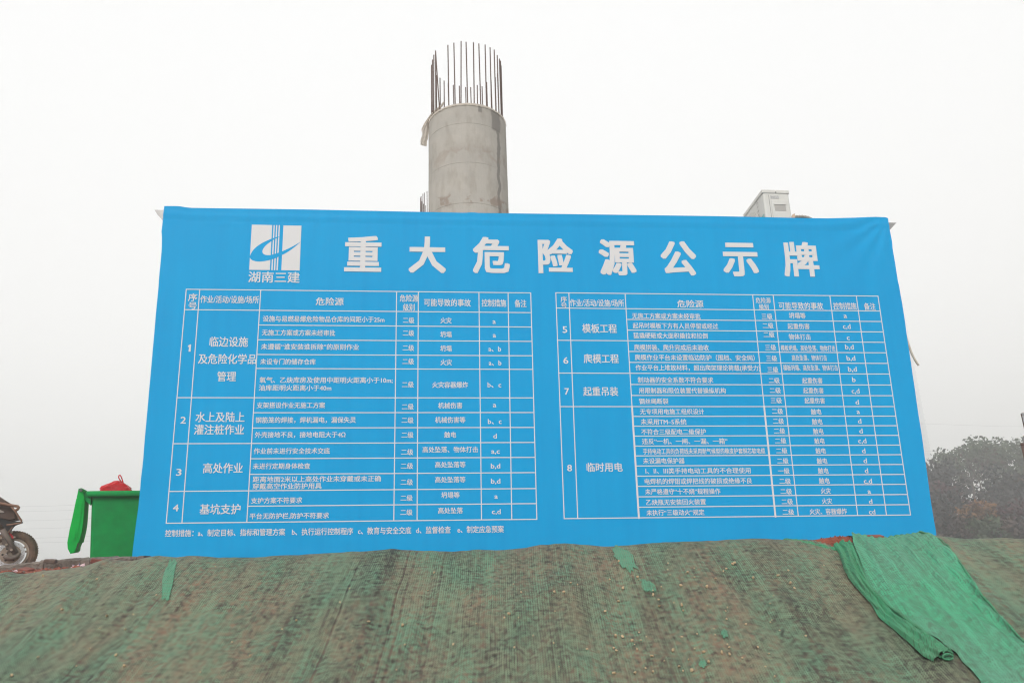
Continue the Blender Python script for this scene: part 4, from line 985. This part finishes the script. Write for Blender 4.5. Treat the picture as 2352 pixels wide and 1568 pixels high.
r2 = [ring_rr(x0 + 0.03, x0 + BL, YB, YB + BW, zr - 0.080, 0.09), ring_rr(x0, x0 + BL + 0.01, YB - 0.022, YB + BW + 0.015, zr - 0.072, 0.10), ring_rr(x0, x0 + BL + 0.01, YB - 0.015, YB + BW + 0.015, zr - 0.006, 0.10),
      ring_rr(x0 + 0.01, x0 + BL, YB - 0.005, YB + BW + 0.005, zr, 0.10), ring_rr(x0 + 0.06, x0 + BL - 0.04, YB + 0.035, YB + BW - 0.035, zr - 0.002, 0.06), ring_rr(x0 + 0.07, x0 + BL - 0.05, YB + 0.045, YB + BW - 0.045, zr - 0.055, 0.06)]
v_, f_ = loft(r2, False, False); n_ = len(r2[0])
for k in range(n_): f_.append(((len(r2) - 1) * n_ + k, (len(r2) - 1) * n_ + (k + 1) % n_, (k + 1) % n_, k))
pydata('rim', v_, f_, M_bin, binr, True)
B_ = lambda x, y, Y=YB: rotplane((x / 3.136) / 1.7415, (1850 + y / 3.136) / 1.7415, hb, TB, Y - YB)
bm = bmesh.new()
for dy in (0.03, 0.24, 0.44): add_prism(bm, [B_(1035, 345) + Vector((0, dy, 0)), B_(1075, 385) + Vector((0, dy, 0)), B_(1135, 400) + Vector((0, dy, 0)), B_(1135, 535) + Vector((0, dy, 0)), B_(1045, 450) + Vector((0, dy, 0)), B_(1025, 380) + Vector((0, dy, 0))], (0, 1, 0), 0.02)
bmo('hinge_bracket', bm, M_bin, binr)
hc = B_(1017, 342)
bm = bmesh.new(); add_cyl(bm, hc + Vector((0, 0.27, 0)), (0, 1, 0), 0.026, 0.58, 20); bmo('hinge_bar', bm, M_bin, binr, True)
M_gr = mat('hinge_cap', (0.10, 0.12, 0.11), rough=0.6)
bm = bmesh.new(); add_cyl(bm, hc + Vector((0, -0.03, 0)), (0, 1, 0), 0.019, 0.014, 20); bmo('hinge_cap', bm, M_gr, binr)
lidp = [(985, 320), (1045, 330), (1040, 430), (1062, 470), (1050, 640), (1040, 760), (1025, 860), (1005, 940), (992, 1000), (960, 1000), (945, 1110), (925, 1133), (880, 1140), (848, 1075), (842, 1000), (870, 850), (900, 720), (930, 580), (955, 450), (975, 430)]
Yl = YB + 0.0
bm = bmesh.new(); add_prism(bm, [B_(x, y, Yl) for x, y in lidp], (0, 1, 0), 0.56)
bmesh.ops.bevel(bm, geom=[e for e in bm.edges if abs((e.verts[0].co - e.verts[1].co).normalized().y) < 0.3], offset=0.012, segments=2, affect='EDGES')
lid = bmo('lid', bm, M_lid, binr)
bm = bmesh.new()   # ribs and raised panel seen on the edge of the lid
add_prism(bm, [B_(x, y, Yl - 0.008) for x, y in [(985, 480), (1030, 500), (1020, 640), (990, 800), (965, 935), (935, 930), (950, 780), (970, 640)]], (0, 1, 0), 0.01)
add_prism(bm, [B_(x, y, Yl - 0.014) for x, y in [(905, 830), (955, 835), (935, 970), (885, 975)]], (0, 1, 0), 0.015)
bmo('lid_rib', bm, M_lid, lid)
bm = bmesh.new(); add_tube(bm, [B_(x, y, Yl + 0.02) for x, y in [(975, 1000), (980, 1030), (975, 1062), (955, 1070)]], 0.005, 6); bmo('lid_handle', bm, M_gr, lid, True)
M_red = translucent(mat('red_bag', (0.85, 0.006, 0.012), rough=0.35, col2=(0.55, 0.008, 0.012), scale=14), 0.35)
M_tyre = mat('black_rubber', (0.03, 0.03, 0.03), rough=0.8)
for sy in (0.03, 0.50):
    bm = bmesh.new(); add_cyl(bm, (xa + 0.19, YB + sy, zb + 0.09), (0, 1, 0), 0.09, 0.05, 24); bmo('wheel', bm, M_tyre, binr)
binr.rotation_euler.z = TB
# red bag on top
bag = thing('red_bag', (x0, YB, zr), 'tied red plastic bag sticking out of the top of the green bin', 'plastic bag')
bm = bmesh.new()
cbag = B_(1455, 318, YB + 0.28)
prf = [(1262, 325), (1285, 290), (1340, 268), (1400, 245), (1430, 228), (1480, 222), (1520, 228), (1560, 255), (1610, 285), (1645, 318), (1640, 335)]
bot = cbag.z - 0.05
nY = 8; rows = []
for i, (x, y) in enumerate(prf):
    row = []
    for j in range(nY + 1):
        a = math.pi * j / nY
        p = B_(x, y, YB + 0.28); hgt = max(p.z - bot, 0.01)
        q = Vector((p.x + 0.012 * math.sin(i * 2.3 + j * 1.7), YB + 0.28 - math.cos(a) * 0.16 + 0.01 * math.sin(i + j * 2.0), bot + hgt * math.sin(a) ** 0.6 * (1 + 0.07 * math.sin(i * 3.1 + j * 2.2) * (0 if j == nY // 2 else 1))))
        row.append(bm.verts.new(q))
    rows.append(row)
for i in range(len(rows) - 1):
    for j in range(nY): bm.faces.new((rows[i][j], rows[i + 1][j], rows[i + 1][j + 1], rows[i][j + 1]))
bmo('bag_body', bm, M_red, bag, False)
bm = bmesh.new()
lp = [B_(x, y, YB + 0.26) for x, y in [(1530, 255), (1512, 225), (1490, 190), (1488, 165), (1500, 153), (1515, 165), (1530, 200), (1545, 250)]]
for i in range(len(lp) - 1):
    a, b_1 = lp[i], lp[i + 1]; add_tube(bm, [a, b_1], 0.0085, 6)
bmo('bag_handle', bm, M_red, bag, True); bag.rotation_euler.z = TB

# ================================================================== MOTORBIKE
YM = 9.5; TM = math.radians(31); wc0 = atYv(200 / 4.6125 / 1.7415, (1960 + 1178 / 4.6118) / 1.7415, YM)
K = lambda x, y, Y=YM: rotplane(x / 4.6125 / 1.7415, (1960 + y / 4.6118) / 1.7415, wc0, TM, Y - YM)
M_mud = mat('muddy_tyre', (0.20, 0.125, 0.08), rough=0.95, col2=(0.05, 0.042, 0.038), scale=9)
M_disc = mat('steel_disc', (0.62, 0.63, 0.64), rough=0.35, metal=0.5)
M_tan = mat('dusty_alloy', (0.36, 0.29, 0.23), rough=0.7, var=0.3, scale=20)
M_fork = mat('dusty_fork', (0.15, 0.115, 0.095), rough=0.7, var=0.3, scale=12)
M_fair = mat('muddy_fairing', (0.10, 0.06, 0.042), rough=0.6, col2=(0.045, 0.032, 0.028), scale=5)
M_guard = mat('dusty_guard', (0.26, 0.145, 0.095), rough=0.75, var=0.3, scale=10)
M_ms = mat('matt_black', (0.02, 0.018, 0.017), rough=0.7)
M_redp = mat('red_plastic', (0.55, 0.02, 0.03), rough=0.4)
wc = K(200, 1178)
Rw = 0.300
ground_b = wc.z - Rw
bike = thing('motorbike', (wc.x, YM, ground_b), 'muddy brown motorbike at the left edge of the photo, front wheel on the kerb', 'motorbike')
def torus(bm, c, R, r, ax='y', sx=1.0, seg=48, ms=10, ry=None):
    ry = ry or r; rings = []
    for i in range(seg):
        a = 2 * math.pi * i / seg
        rg = []
        for j in range(ms):
            b_0 = 2 * math.pi * j / ms; rr = R + r * math.cos(b_0)
            rg.append(bm.verts.new(c + Vector((rr * math.cos(a), ry * math.sin(b_0), rr * math.sin(a)))))
        rings.append(rg)
    for i in range(seg):
        for j in range(ms): bm.faces.new((rings[i][j], rings[(i + 1) % seg][j], rings[(i + 1) % seg][(j + 1) % ms], rings[i][(j + 1) % ms]))
def annulus(bm, c, r0, r1, th, seg=64, holes=None):
    a_ = []
    for y in (-th / 2, th / 2):
        for r_ in (r0, r1): a_.append([bm.verts.new(c + Vector((r_ * math.cos(2 * math.pi * k / seg), y, r_ * math.sin(2 * math.pi * k / seg)))) for k in range(seg)])
    for k in range(seg):
        k2 = (k + 1) % seg
        bm.faces.new((a_[0][k], a_[1][k], a_[1][k2], a_[0][k2])); bm.faces.new((a_[2][k], a_[2][k2], a_[3][k2], a_[3][k]))
        bm.faces.new((a_[1][k], a_[3][k], a_[3][k2], a_[1][k2])); bm.faces.new((a_[0][k], a_[0][k2], a_[2][k2], a_[2][k]))
def wheel(c, front=True):
    bm = bmesh.new(); torus(bm, c, Rw - 0.055, 0.055, seg=64, ms=12, ry=0.06)
    for k in range(60):
        a = 2 * math.pi * k / 60
        add_box(bm, c + Vector((math.cos(a) * (Rw - 0.002), (-1) ** k * 0.012, math.sin(a) * (Rw - 0.002))), (0.012, 0.07, 0.016), Matrix.Rotation(-a, 3, 'Y'))
    wh = bmo('wheel', bm, M_mud, bike, False)
    bm = bmesh.new(); annulus(bm, c, Rw - 0.125, Rw - 0.092, 0.075); bmo('rim', bm, M_tan, wh)
    bm = bmesh.new()
    for k in range(3):
        a = math.radians(20 + 120 * k)
        for da in (-0.18, 0.18): add_tube(bm, [c, c + Vector((math.cos(a + da) * (Rw - 0.11), 0, math.sin(a + da) * (Rw - 0.11)))], 0.014, 8)
    add_cyl(bm, c, (0, 1, 0), 0.045, 0.10, 20); bmo('spokes', bm, M_tan, wh)
    if front:
        cd = c + Vector((0, -0.062, 0))
        bm = bmesh.new(); annulus(bm, cd, 0.112, 0.160, 0.006, 96); dsk = bmo('brake_disc', bm, M_disc, wh)
        bm = bmesh.new()
        for k in range(48):
            a = 2 * math.pi * k / 48; rr = (0.122, 0.135, 0.148)[k % 3]
            add_cyl(bm, cd + Vector((math.cos(a) * rr, -0.0035, math.sin(a) * rr)), (0, 1, 0), 0.0035, 0.002, 8)
        bmo('disc_holes', bm, M_ms, wh)
        bm = bmesh.new(); annulus(bm, cd + Vector((0, -0.002, 0)), 0.05, 0.117, 0.010, 48)
        bmo('disc_carrier', bm, M_tan, wh)
        bm = bmesh.new()
        for k in range(6): a = 2 * math.pi * k / 6; add_cyl(bm, cd + Vector((math.cos(a) * 0.085, -0.009, math.sin(a) * 0.085)), (0, 1, 0), 0.014, 0.004, 6)
        bmo('carrier_slots', bm, M_ms, wh)
    return wh
wheel(wc); wheel(wc + Vector((-1.30, 0, 0)), False)
bm = bmesh.new()
for sy in (-0.10, 0.10):
    add_tube(bm, [K(300, 1165) + Vector((0, sy, 0)), K(180, 930) + Vector((0, sy, 0)), K(60, 720) + Vector((0, sy, 0))], [0.034, 0.036, 0.036], 14)
    add_tube(bm, [K(60, 720) + Vector((0, sy, 0)), K(-40, 560) + Vector((0, sy, 0)), K(-230, 200) + Vector((0, sy, 0))], [0.025, 0.024, 0.024], 12)
bmo('fork', bm, M_fork, bike, True)
bm = bmesh.new()
add_prism(bm, [K(x, y, YM - 0.15) for x, y in [(20, 900), (75, 870), (150, 1000), (245, 1090), (235, 1130), (190, 1135), (110, 1030), (40, 990)]], (0, 1, 0), 0.035)
bmesh.ops.bevel(bm, geom=bm.edges[:], offset=0.006, segments=1, affect='EDGES'); bmo('brake_caliper', bm, M_fork, bike)
bm = bmesh.new(); add_tube(bm, [K(x, y, YM - 0.12) for x, y in [(90, 1200), (130, 1240), (220, 1250), (300, 1225), (370, 1150)]], [0.03, 0.035, 0.035, 0.03, 0.018], 10); bmo('axle_shroud', bm, M_fork, bike, True)
bm = bmesh.new()
for x, y in [(120, 1000), (212, 1098), (15, 880)]: add_cyl(bm, K(x, y, YM - 0.165), (0, 1, 0), 0.014, 0.03, 12)
bmo('caliper_bolt', bm, M_tan, bike)
bm = bmesh.new(); add_prism(bm, [K(x, y, YM - 0.085) for x, y in [(158, 783), (200, 790), (262, 868), (235, 892), (215, 880)]], (0, 1, 0), 0.17); fend = bmo('front_mudguard', bm, M_redp, bike)
bm = bmesh.new(); add_cyl(bm, K(213, 772, YM - 0.08), (0, 1, 0), 0.016, 0.05, 12); add_cyl(bm, K(266, 862, YM - 0.10), (0, 1, 0), 0.012, 0.04, 12); bmo('mudguard_bolt', bm, M_tan, fend)
def pr(name, pts, y0, th, m, bev=0.015):
    bm = bmesh.new(); add_prism(bm, [K(x, y, YM + y0) for x, y in pts], (0, 1, 0), th)
    if bev: bmesh.ops.bevel(bm, geom=[e for e in bm.edges if abs((e.verts[0].co - e.verts[1].co).normalized().y) < 0.3], offset=bev, segments=3, affect='EDGES')
    return bmo(name, bm, m, bike)
pr('fairing', [(-900, -60), (-420, -140), (0, 132), (90, 185), (185, 240), (260, 380), (345, 545), (180, 585), (-60, 500), (-500, 420), (-850, 300)], -0.13, 0.26, M_fair, 0.03)
pr('fairing_underside', [(-300, 480), (0, 505), (190, 590), (395, 570), (395, 600), (240, 640), (170, 770), (110, 760), (60, 700), (-60, 640), (-300, 640)], -0.115, 0.23, M_ms, 0.01)
pr('fairing_lip', [(225, 665), (238, 672), (160, 782), (140, 770)], -0.13, 0.02, M_guard, 0)
bm = bmesh.new()
for sy in (-0.19, 0.17):
    add_tube(bm, [K(x, y, YM + sy) for x, y in [(-420, 150), (-150, 200), (20, 245), (150, 268), (260, 285), (325, 296), (345, 318), (330, 345), (285, 375)]], 0.019, 10)
    add_tube(bm, [K(x, y, YM + sy) for x, y in [(205, 290), (290, 400), (398, 560), (388, 600), (250, 625), (120, 640)]], 0.011, 8)
bmo('crash_guard', bm, M_guard, bike, True)
M_scr = mat('windscreen', (0.50, 0.46, 0.42), rough=0.3, col2=(0.25, 0.2, 0.17), scale=6)
bm = bmesh.new(); add_prism(bm, [K(x, y, YM - 0.10) for x, y in [(-160, 20), (0, 136), (95, 196), (180, 243), (175, 232), (90, 180), (0, 118), (-160, -10)]], (0, 1, 0), 0.20); bmo('windscreen', bm, M_scr, bike)
bm = bmesh.new(); add_prism(bm, [K(x, y, YM - 0.14) for x, y in [(-60, 330), (60, 385), (80, 400), (40, 415), (-60, 400)]], (0, 1, 0), 0.02); bmo('indicator', bm, M_scr, bike)
e0 = wc + Vector((-0.65, 0, 0.10))
bm = bmesh.new(); add_box(bm, e0, (0.42, 0.26, 0.30), None, 0.05); add_cyl(bm, e0 + Vector((0.08, 0, 0.22)), (0.2, 0, 1), 0.09, 0.24, 20); add_tube(bm, [e0 + Vector((0.25, -0.1, 0.1)), e0 + Vector((0.32, -.12, -.1)), e0 + Vector((0, -.14, -.17)), e0 + Vector((-.7, -.17, -.05))], 0.03, 10); bmo('engine', bm, M_fork, bike)
bm = bmesh.new(); add_box(bm, e0 + Vector((0.12, 0, 0.55)), (0.5, 0.27, 0.24), None, 0.08); bmo('fuel_tank', bm, M_fair, bike)
bm = bmesh.new(); add_box(bm, e0 + Vector((-0.42, 0, 0.55)), (0.66, 0.25, 0.11), None, 0.04); bmo('seat', bm, M_ms, bike)
bm = bmesh.new()
add_tube(bm, [e0 + Vector((0.4, 0, 0.62)), e0 + Vector((0.1, 0, 0.40)), e0 + Vector((-0.3, 0, 0.45)), e0 + Vector((-0.8, 0, 0.52))], 0.03, 8)
for sy in (-.1, .1): add_tube(bm, [e0 + Vector((-0.15, sy, 0.0)), wc + Vector((-1.30, sy, 0))], 0.024, 8)
bmo('frame', bm, M_ms, bike)
bm = bmesh.new(); h0 = K(-230, 200) + Vector((0, 0, 0.12)); add_tube(bm, [h0 + Vector((-.12, -.36, .05)), h0 + Vector((0, -.18, .05)), h0, h0 + Vector((0, .18, .05)), h0 + Vector((-.12, .36, .05))], 0.013, 8); bmo('handlebar', bm, M_ms, bike, True)

bike.rotation_euler.z = TM
# ================================================================== right edge steel bars
M_st = mat('grey_steel_tube', (0.45, 0.45, 0.45), rough=0.5, metal=0.3, var=0.3, scale=10)
def post(px, Y, r, m, label, zbase, name='steel_tube', cat='steel tube', extra=None):
    top = atYv(*px, Y); bm = bmesh.new()
    add_tube(bm, [(top.x, Y, zbase), (top.x, Y, zbase * .4 + top.z * .6), tuple(top)], r, 12)
    add_cyl(bm, top - Vector((0, 0, 0.03)), (0, 0, 1), r * 1.15, 0.02, 12)
    return tag(bmo(name, bm, m, None, True), label, cat, 'upright steel at the right edge')
post((2350.6, 947), 12.0, 0.028, M_st, 'light grey steel tube standing at the right edge of the photo', 0.2)
post((2345.7, 949), 12.05, 0.011, M_rebar, 'thin rusty bar standing just left of the grey tube at the right edge', 0.2, 'steel_bar', 'steel bar')
post((2348.2, 1017), 12.0, 0.030, M_rebar, 'shorter thick rusty post below the grey tube at the right edge', 0.2, 'steel_bar', 'steel bar')

# ================================================================== TREES on the rise
def leafmat(name, a, b_):
    m = bpy.data.materials.new(name); m.use_nodes = True; t = m.node_tree; b = t.nodes['Principled BSDF']
    b.inputs['Roughness'].default_value = 0.8; b.inputs['Specular IOR Level'].default_value = 0.2
    g_ = N_(t, 'ShaderNodeObjectInfo'); tcn = N_(t, 'ShaderNodeTexCoord'); n = N_(t, 'ShaderNodeTexNoise'); n.inputs['Scale'].default_value = 0.7; n.inputs['Detail'].default_value = 6
    t.links.new(tcn.outputs['Object'], n.inputs['Vector']); r = N_(t, 'ShaderNodeValToRGB'); r.color_ramp.elements[0].position = 0.35; r.color_ramp.elements[1].position = 0.65
    r.color_ramp.elements[0].color = (*a, 1); r.color_ramp.elements[1].color = (*b_, 1); t.links.new(n.outputs['Fac'], r.inputs[0]); t.links.new(r.outputs[0], b.inputs['Base Color'])
    return m
M_bark = mat('bark', (0.07, 0.055, 0.045), rough=0.95, var=0.3)
LF = {'green': leafmat('green_leaf', (0.045, 0.068, 0.042), (0.085, 0.11, 0.062)), 'dark': leafmat('dark_leaf', (0.028, 0.034, 0.034), (0.058, 0.055, 0.052)),
      'rust': leafmat('rust_leaf', (0.05, 0.042, 0.042), (0.105, 0.075, 0.06)), 'plum': leafmat('plum_leaf', (0.04, 0.025, 0.03), (0.085, 0.04, 0.045)), 'amber': leafmat('amber_leaf', (0.08, 0.05, 0.03), (0.26, 0.13, 0.05))}
def tree(px, pytop, Y, rad, hcrown, kind, label, dens=2600, lsz=0.20, cat='tree', name='tree', gappy=1.0):
    top = atYv(px, pytop, Y); gz = float(terrain(top.x, Y)); H_ = top.z - gz
    rt_ = thing(name, (top.x, Y, gz), label, cat, 'trees on the hazy rise')
    rr = random.Random(int(px * 7 + Y)); npr = np.random.default_rng(int(px * 3 + Y))
    bm = bmesh.new(); zc0 = H_ - hcrown
    base = Vector((top.x, Y, gz)); trunk = [base, base + Vector((rr.uniform(-.2, .2), 0, max(zc0, 0.3) * .6)), base + Vector((rr.uniform(-.3, .3), 0, max(zc0, .3) + hcrown * .3)), base + Vector((rr.uniform(-.3, .3), 0, H_ * .93))]
    add_tube(bm, trunk, [0.16, 0.13, 0.09, 0.02], 7)
    cl = []
    for k in range(15):
        a = rr.random() * 6.283; zz_ = zc0 + hcrown * rr.uniform(0.12, 0.92); fr_ = math.sin(math.pi * min(max((zz_ - zc0) / hcrown, .05), .95)) ** .5
        p = base + Vector((math.cos(a) * rad * .72 * fr_, math.sin(a) * rad * .72 * fr_, zz_)); s_ = trunk[1].lerp(trunk[3], min(0.8, max(0.05, (zz_ - zc0 * .6) / H_ * .8)))
        add_tube(bm, [s_, s_.lerp(p, .5) + Vector((0, 0, .15)), p], [0.05, 0.03, 0.012], 5)
        cl.append((p, rr.uniform(.30, .50) * rad))
        for q_ in range(3): add_tube(bm, [s_.lerp(p, .55), p + Vector((rr.uniform(-1, 1), rr.uniform(-1, 1), rr.uniform(-.3, 1))) * rad * .35], [0.018, 0.006], 4)
    bmo('trunk', bm, M_bark, rt_)
    cl.append((base + Vector((0, 0, H_ - rad * .4)), rad * .42)); cl.append((base + Vector((0, 0, zc0 + hcrown * .5)), rad * .55))
    C_ = np.array([c[0][:] for c in cl]); R_ = np.array([c[1] for c in cl])
    ki = npr.integers(0, len(cl), dens); d = npr.normal(size=(dens, 3)); d /= np.linalg.norm(d, axis=1)[:, None]
    ctr = C_[ki] + d * (R_[ki] * (npr.random(dens) ** (0.45)) * gappy)[:, None]
    u = npr.normal(size=(dens, 3)); u /= np.linalg.norm(u, axis=1)[:, None]; v = np.cross(u, npr.normal(size=(dens, 3))); v /= np.linalg.norm(v, axis=1)[:, None]
    s = lsz * npr.uniform(.5, 1.1, dens)[:, None]
    vs = np.stack([ctr - u * s, ctr + v * s * .6, ctr + u * s, ctr - v * s * .6], 1).reshape(-1, 3)
    f = np.arange(dens * 4).reshape(-1, 4)
    me = bpy.data.meshes.new('crown'); me.vertices.add(len(vs)); me.vertices.foreach_set('co', vs.ravel()); me.loops.add(f.size); me.loops.foreach_set('vertex_index', f.ravel().astype(np.int32))
    me.polygons.add(len(f)); me.polygons.foreach_set('loop_start', np.arange(0, f.size, 4, dtype=np.int32)); me.update(calc_edges=True)
    link('crown', me, LF[kind], rt_)
T_ = [(2122, 1062, 50, 2.6, 6, 'dark', 'dark bushy tree right beside the lower right edge of the board'),
      (2165, 1045, 54, 2.8, 7, 'dark', 'dark tree second from the board, lower than its right neighbour'),
      (2214, 1016, 60, 2.6, 3.2, 'green', 'green-topped tree above the bare branches, left part of the wood'),
      (2234, 1040, 55, 2.4, 6.5, 'rust', 'thin autumn tree with sky showing through its bare branches'),
      (2292, 1006, 62, 3.2, 8, 'green', 'rounded pale green treetop in the middle of the wood'),
      (2334, 1004, 60, 3.0, 8, 'green', 'tall green tree near the right edge of the photo'),
      (2366, 990, 58, 2.8, 8, 'green', 'tallest green tree cut by the right edge of the photo'),
      (2420, 1000, 60, 3.2, 8, 'dark', 'dark tree just beyond the right edge of the wood'),
      (2135, 1120, 44, 2.2, 5, 'dark', 'low dark tree in front of the wood, touching the board'),
      (2180, 1115, 45, 2.3, 5, 'plum', 'plum-brown tree in the front row left of the orange bush'),
      (2320, 1085, 47, 2.7, 5, 'dark', 'dark tree in the front row behind the reddish bushes'),
      (2365, 1080, 48, 2.6, 5, 'rust', 'brownish front row tree at the right edge'),
      (2225, 1158, 40, 1.5, 2.6, 'amber', 'orange-leaved bush in front of the wood'),
      (2275, 1160, 40, 1.6, 3, 'plum', 'dark red bush right of the orange bush'),
      (2330, 1152, 39, 1.7, 3, 'plum', 'reddish bush at the foot of the wood near the right edge'),
      (2150, 1178, 39, 1.5, 2.6, 'dark', 'low dark bush at the lower right corner of the board'),
      (2190, 1185, 38, 1.3, 2.2, 'rust', 'low brown bush left of the orange bush'),
      (2252, 1195, 37, 1.2, 2.0, 'green', 'low yellowish green bush just above the bank'),
      (2300, 1195, 37, 1.2, 2.0, 'rust', 'low brown bush just above the bank, right of the green one'),
      (2350, 1190, 37, 1.3, 2.2, 'dark', 'low dark bush just above the bank at the right edge')]
for a in T_:
    bush = a[4] <= 3
    g_ = 1.0; dn = 1500 if bush else 3000
    if 'bare branches' in a[6] and 'thin' in a[6]: dn = 420
    a = (a[0], a[1], a[2] * 1.22, a[3] * 1.22, a[4] * 1.22) + a[5:]
    tree(*a, dens=dn, lsz=0.18 if bush else 0.23, name='bush' if bush else 'tree', cat='bush' if bush else 'tree', gappy=g_)

# ================================================================== far tower
M_tow = mat('tower_facade', (0.36, 0.39, 0.42), rough=0.7); M_tg = mat('tower_glass', (0.10, 0.13, 0.16), rough=0.3)
YT = 470.0
tb_ = atYv(2144, 1075, YT); tt2 = atYv(2073, 690, YT); TX = (tb_.x + tt2.x) / 2; ztop = atYv(2062, 668, YT).z
tow = thing('tower_block', (TX - 14, YT + 12, -10), 'very faint tall tower block fading into the haze beyond the right edge of the board', 'tower block')
bm = bmesh.new(); add_box(bm, (TX - 14, YT + 12, (ztop - 10) / 2), (28, 24, ztop + 10)); bmo('wall', bm, M_tow, tow)
wbm = bmesh.new(); add_box(wbm, (0, 0, 0), (3.4, 0.3, 2.2)); wme = bpy.data.meshes.new('window'); wbm.to_mesh(wbm and wme); wbm.free(); wme.materials.append(M_tg)
sbm = bmesh.new(); add_box(sbm, (0, 0, 0), (28.6, 0.9, 0.45)); sme = bpy.data.meshes.new('balcony_slab'); sbm.to_mesh(sme); sbm.free(); sme.materials.append(M_tow)
fl_ = int((ztop) / 4.2)
for k in range(fl_):
    z = 2 + 4.2 * k
    o_ = bpy.data.objects.new('balcony_slab', sme); COL.objects.link(o_); o_.parent = tow; o_.location = (0, -12.4, z + 10)
    for c in range(5):
        o_ = bpy.data.objects.new('window', wme); COL.objects.link(o_); o_.parent = tow; o_.location = (10.6 - 5.3 * c, -12.1, z + 12.2)

# ================================================================== power lines
M_wire = mat('wire', (0.12, 0.12, 0.12), rough=0.8)
names = ['topmost', 'second', 'third', 'fourth', 'fifth', 'lowest']
for k, (ya, yb_) in enumerate([(1153, 1140), (1164, 1152), (1186, 1172), (1204, 1191), (1226, 1212), (1236, 1224)]):
    a = atYv(-300, ya + 12, 150); b_1 = atYv(620, yb_ - 12, 150); bm = bmesh.new()
    add_tube(bm, [a.lerp(b_1, q / 16) - Vector((0, 0, 2.2 * (1 - (q / 8 - 1) ** 2))) + Vector((0, 0, 1.0)) for q in range(17)], 0.014, 5)
    tag(bmo('power_line', bm, M_wire), '%s of the faint power lines crossing the hazy sky at left' % names[k], 'power line', 'power lines at left')
for k, (ya, yb_) in enumerate([(965, 972), (1025, 1040)]):
    a = atYv(1900, ya, 150); b_1 = atYv(2700, yb_ + 8, 150); bm = bmesh.new(); add_tube(bm, [a, a.lerp(b_1, .5) - Vector((0, 0, .6)), b_1], 0.013, 5)
    tag(bmo('power_line', bm, M_wire), '%s faint power line above the trees at right' % ('upper', 'lower')[k], 'power line', 'power lines at right')

# ================================================================== HAZE
hm = bpy.data.materials.new('haze'); hm.use_nodes = True; t = hm.node_tree; t.nodes.clear()
out = N_(t, 'ShaderNodeOutputMaterial'); pv = N_(t, 'ShaderNodeVolumePrincipled'); pv.inputs['Color'].default_value = (0.97, 0.968, 0.968, 1); pv.inputs['Density'].default_value = 0.0041
pv.inputs['Anisotropy'].default_value = 0.0
t.links.new(pv.outputs[0], out.inputs['Volume'])
bm = bmesh.new(); zt = ztop + 8; zb_ = float(min(-12.0, terrain(GX, GY).min() - 1.0)); add_box(bm, (0, 0, (zt + zb_) / 2), (3000, 3000, zt - zb_))
hz = bmo('haze', bm, hm); tag(hz, kind='stuff'); hz['label'] = 'pale smoggy haze over the whole site'
print('tower top', ztop, 'bottom', zb_)
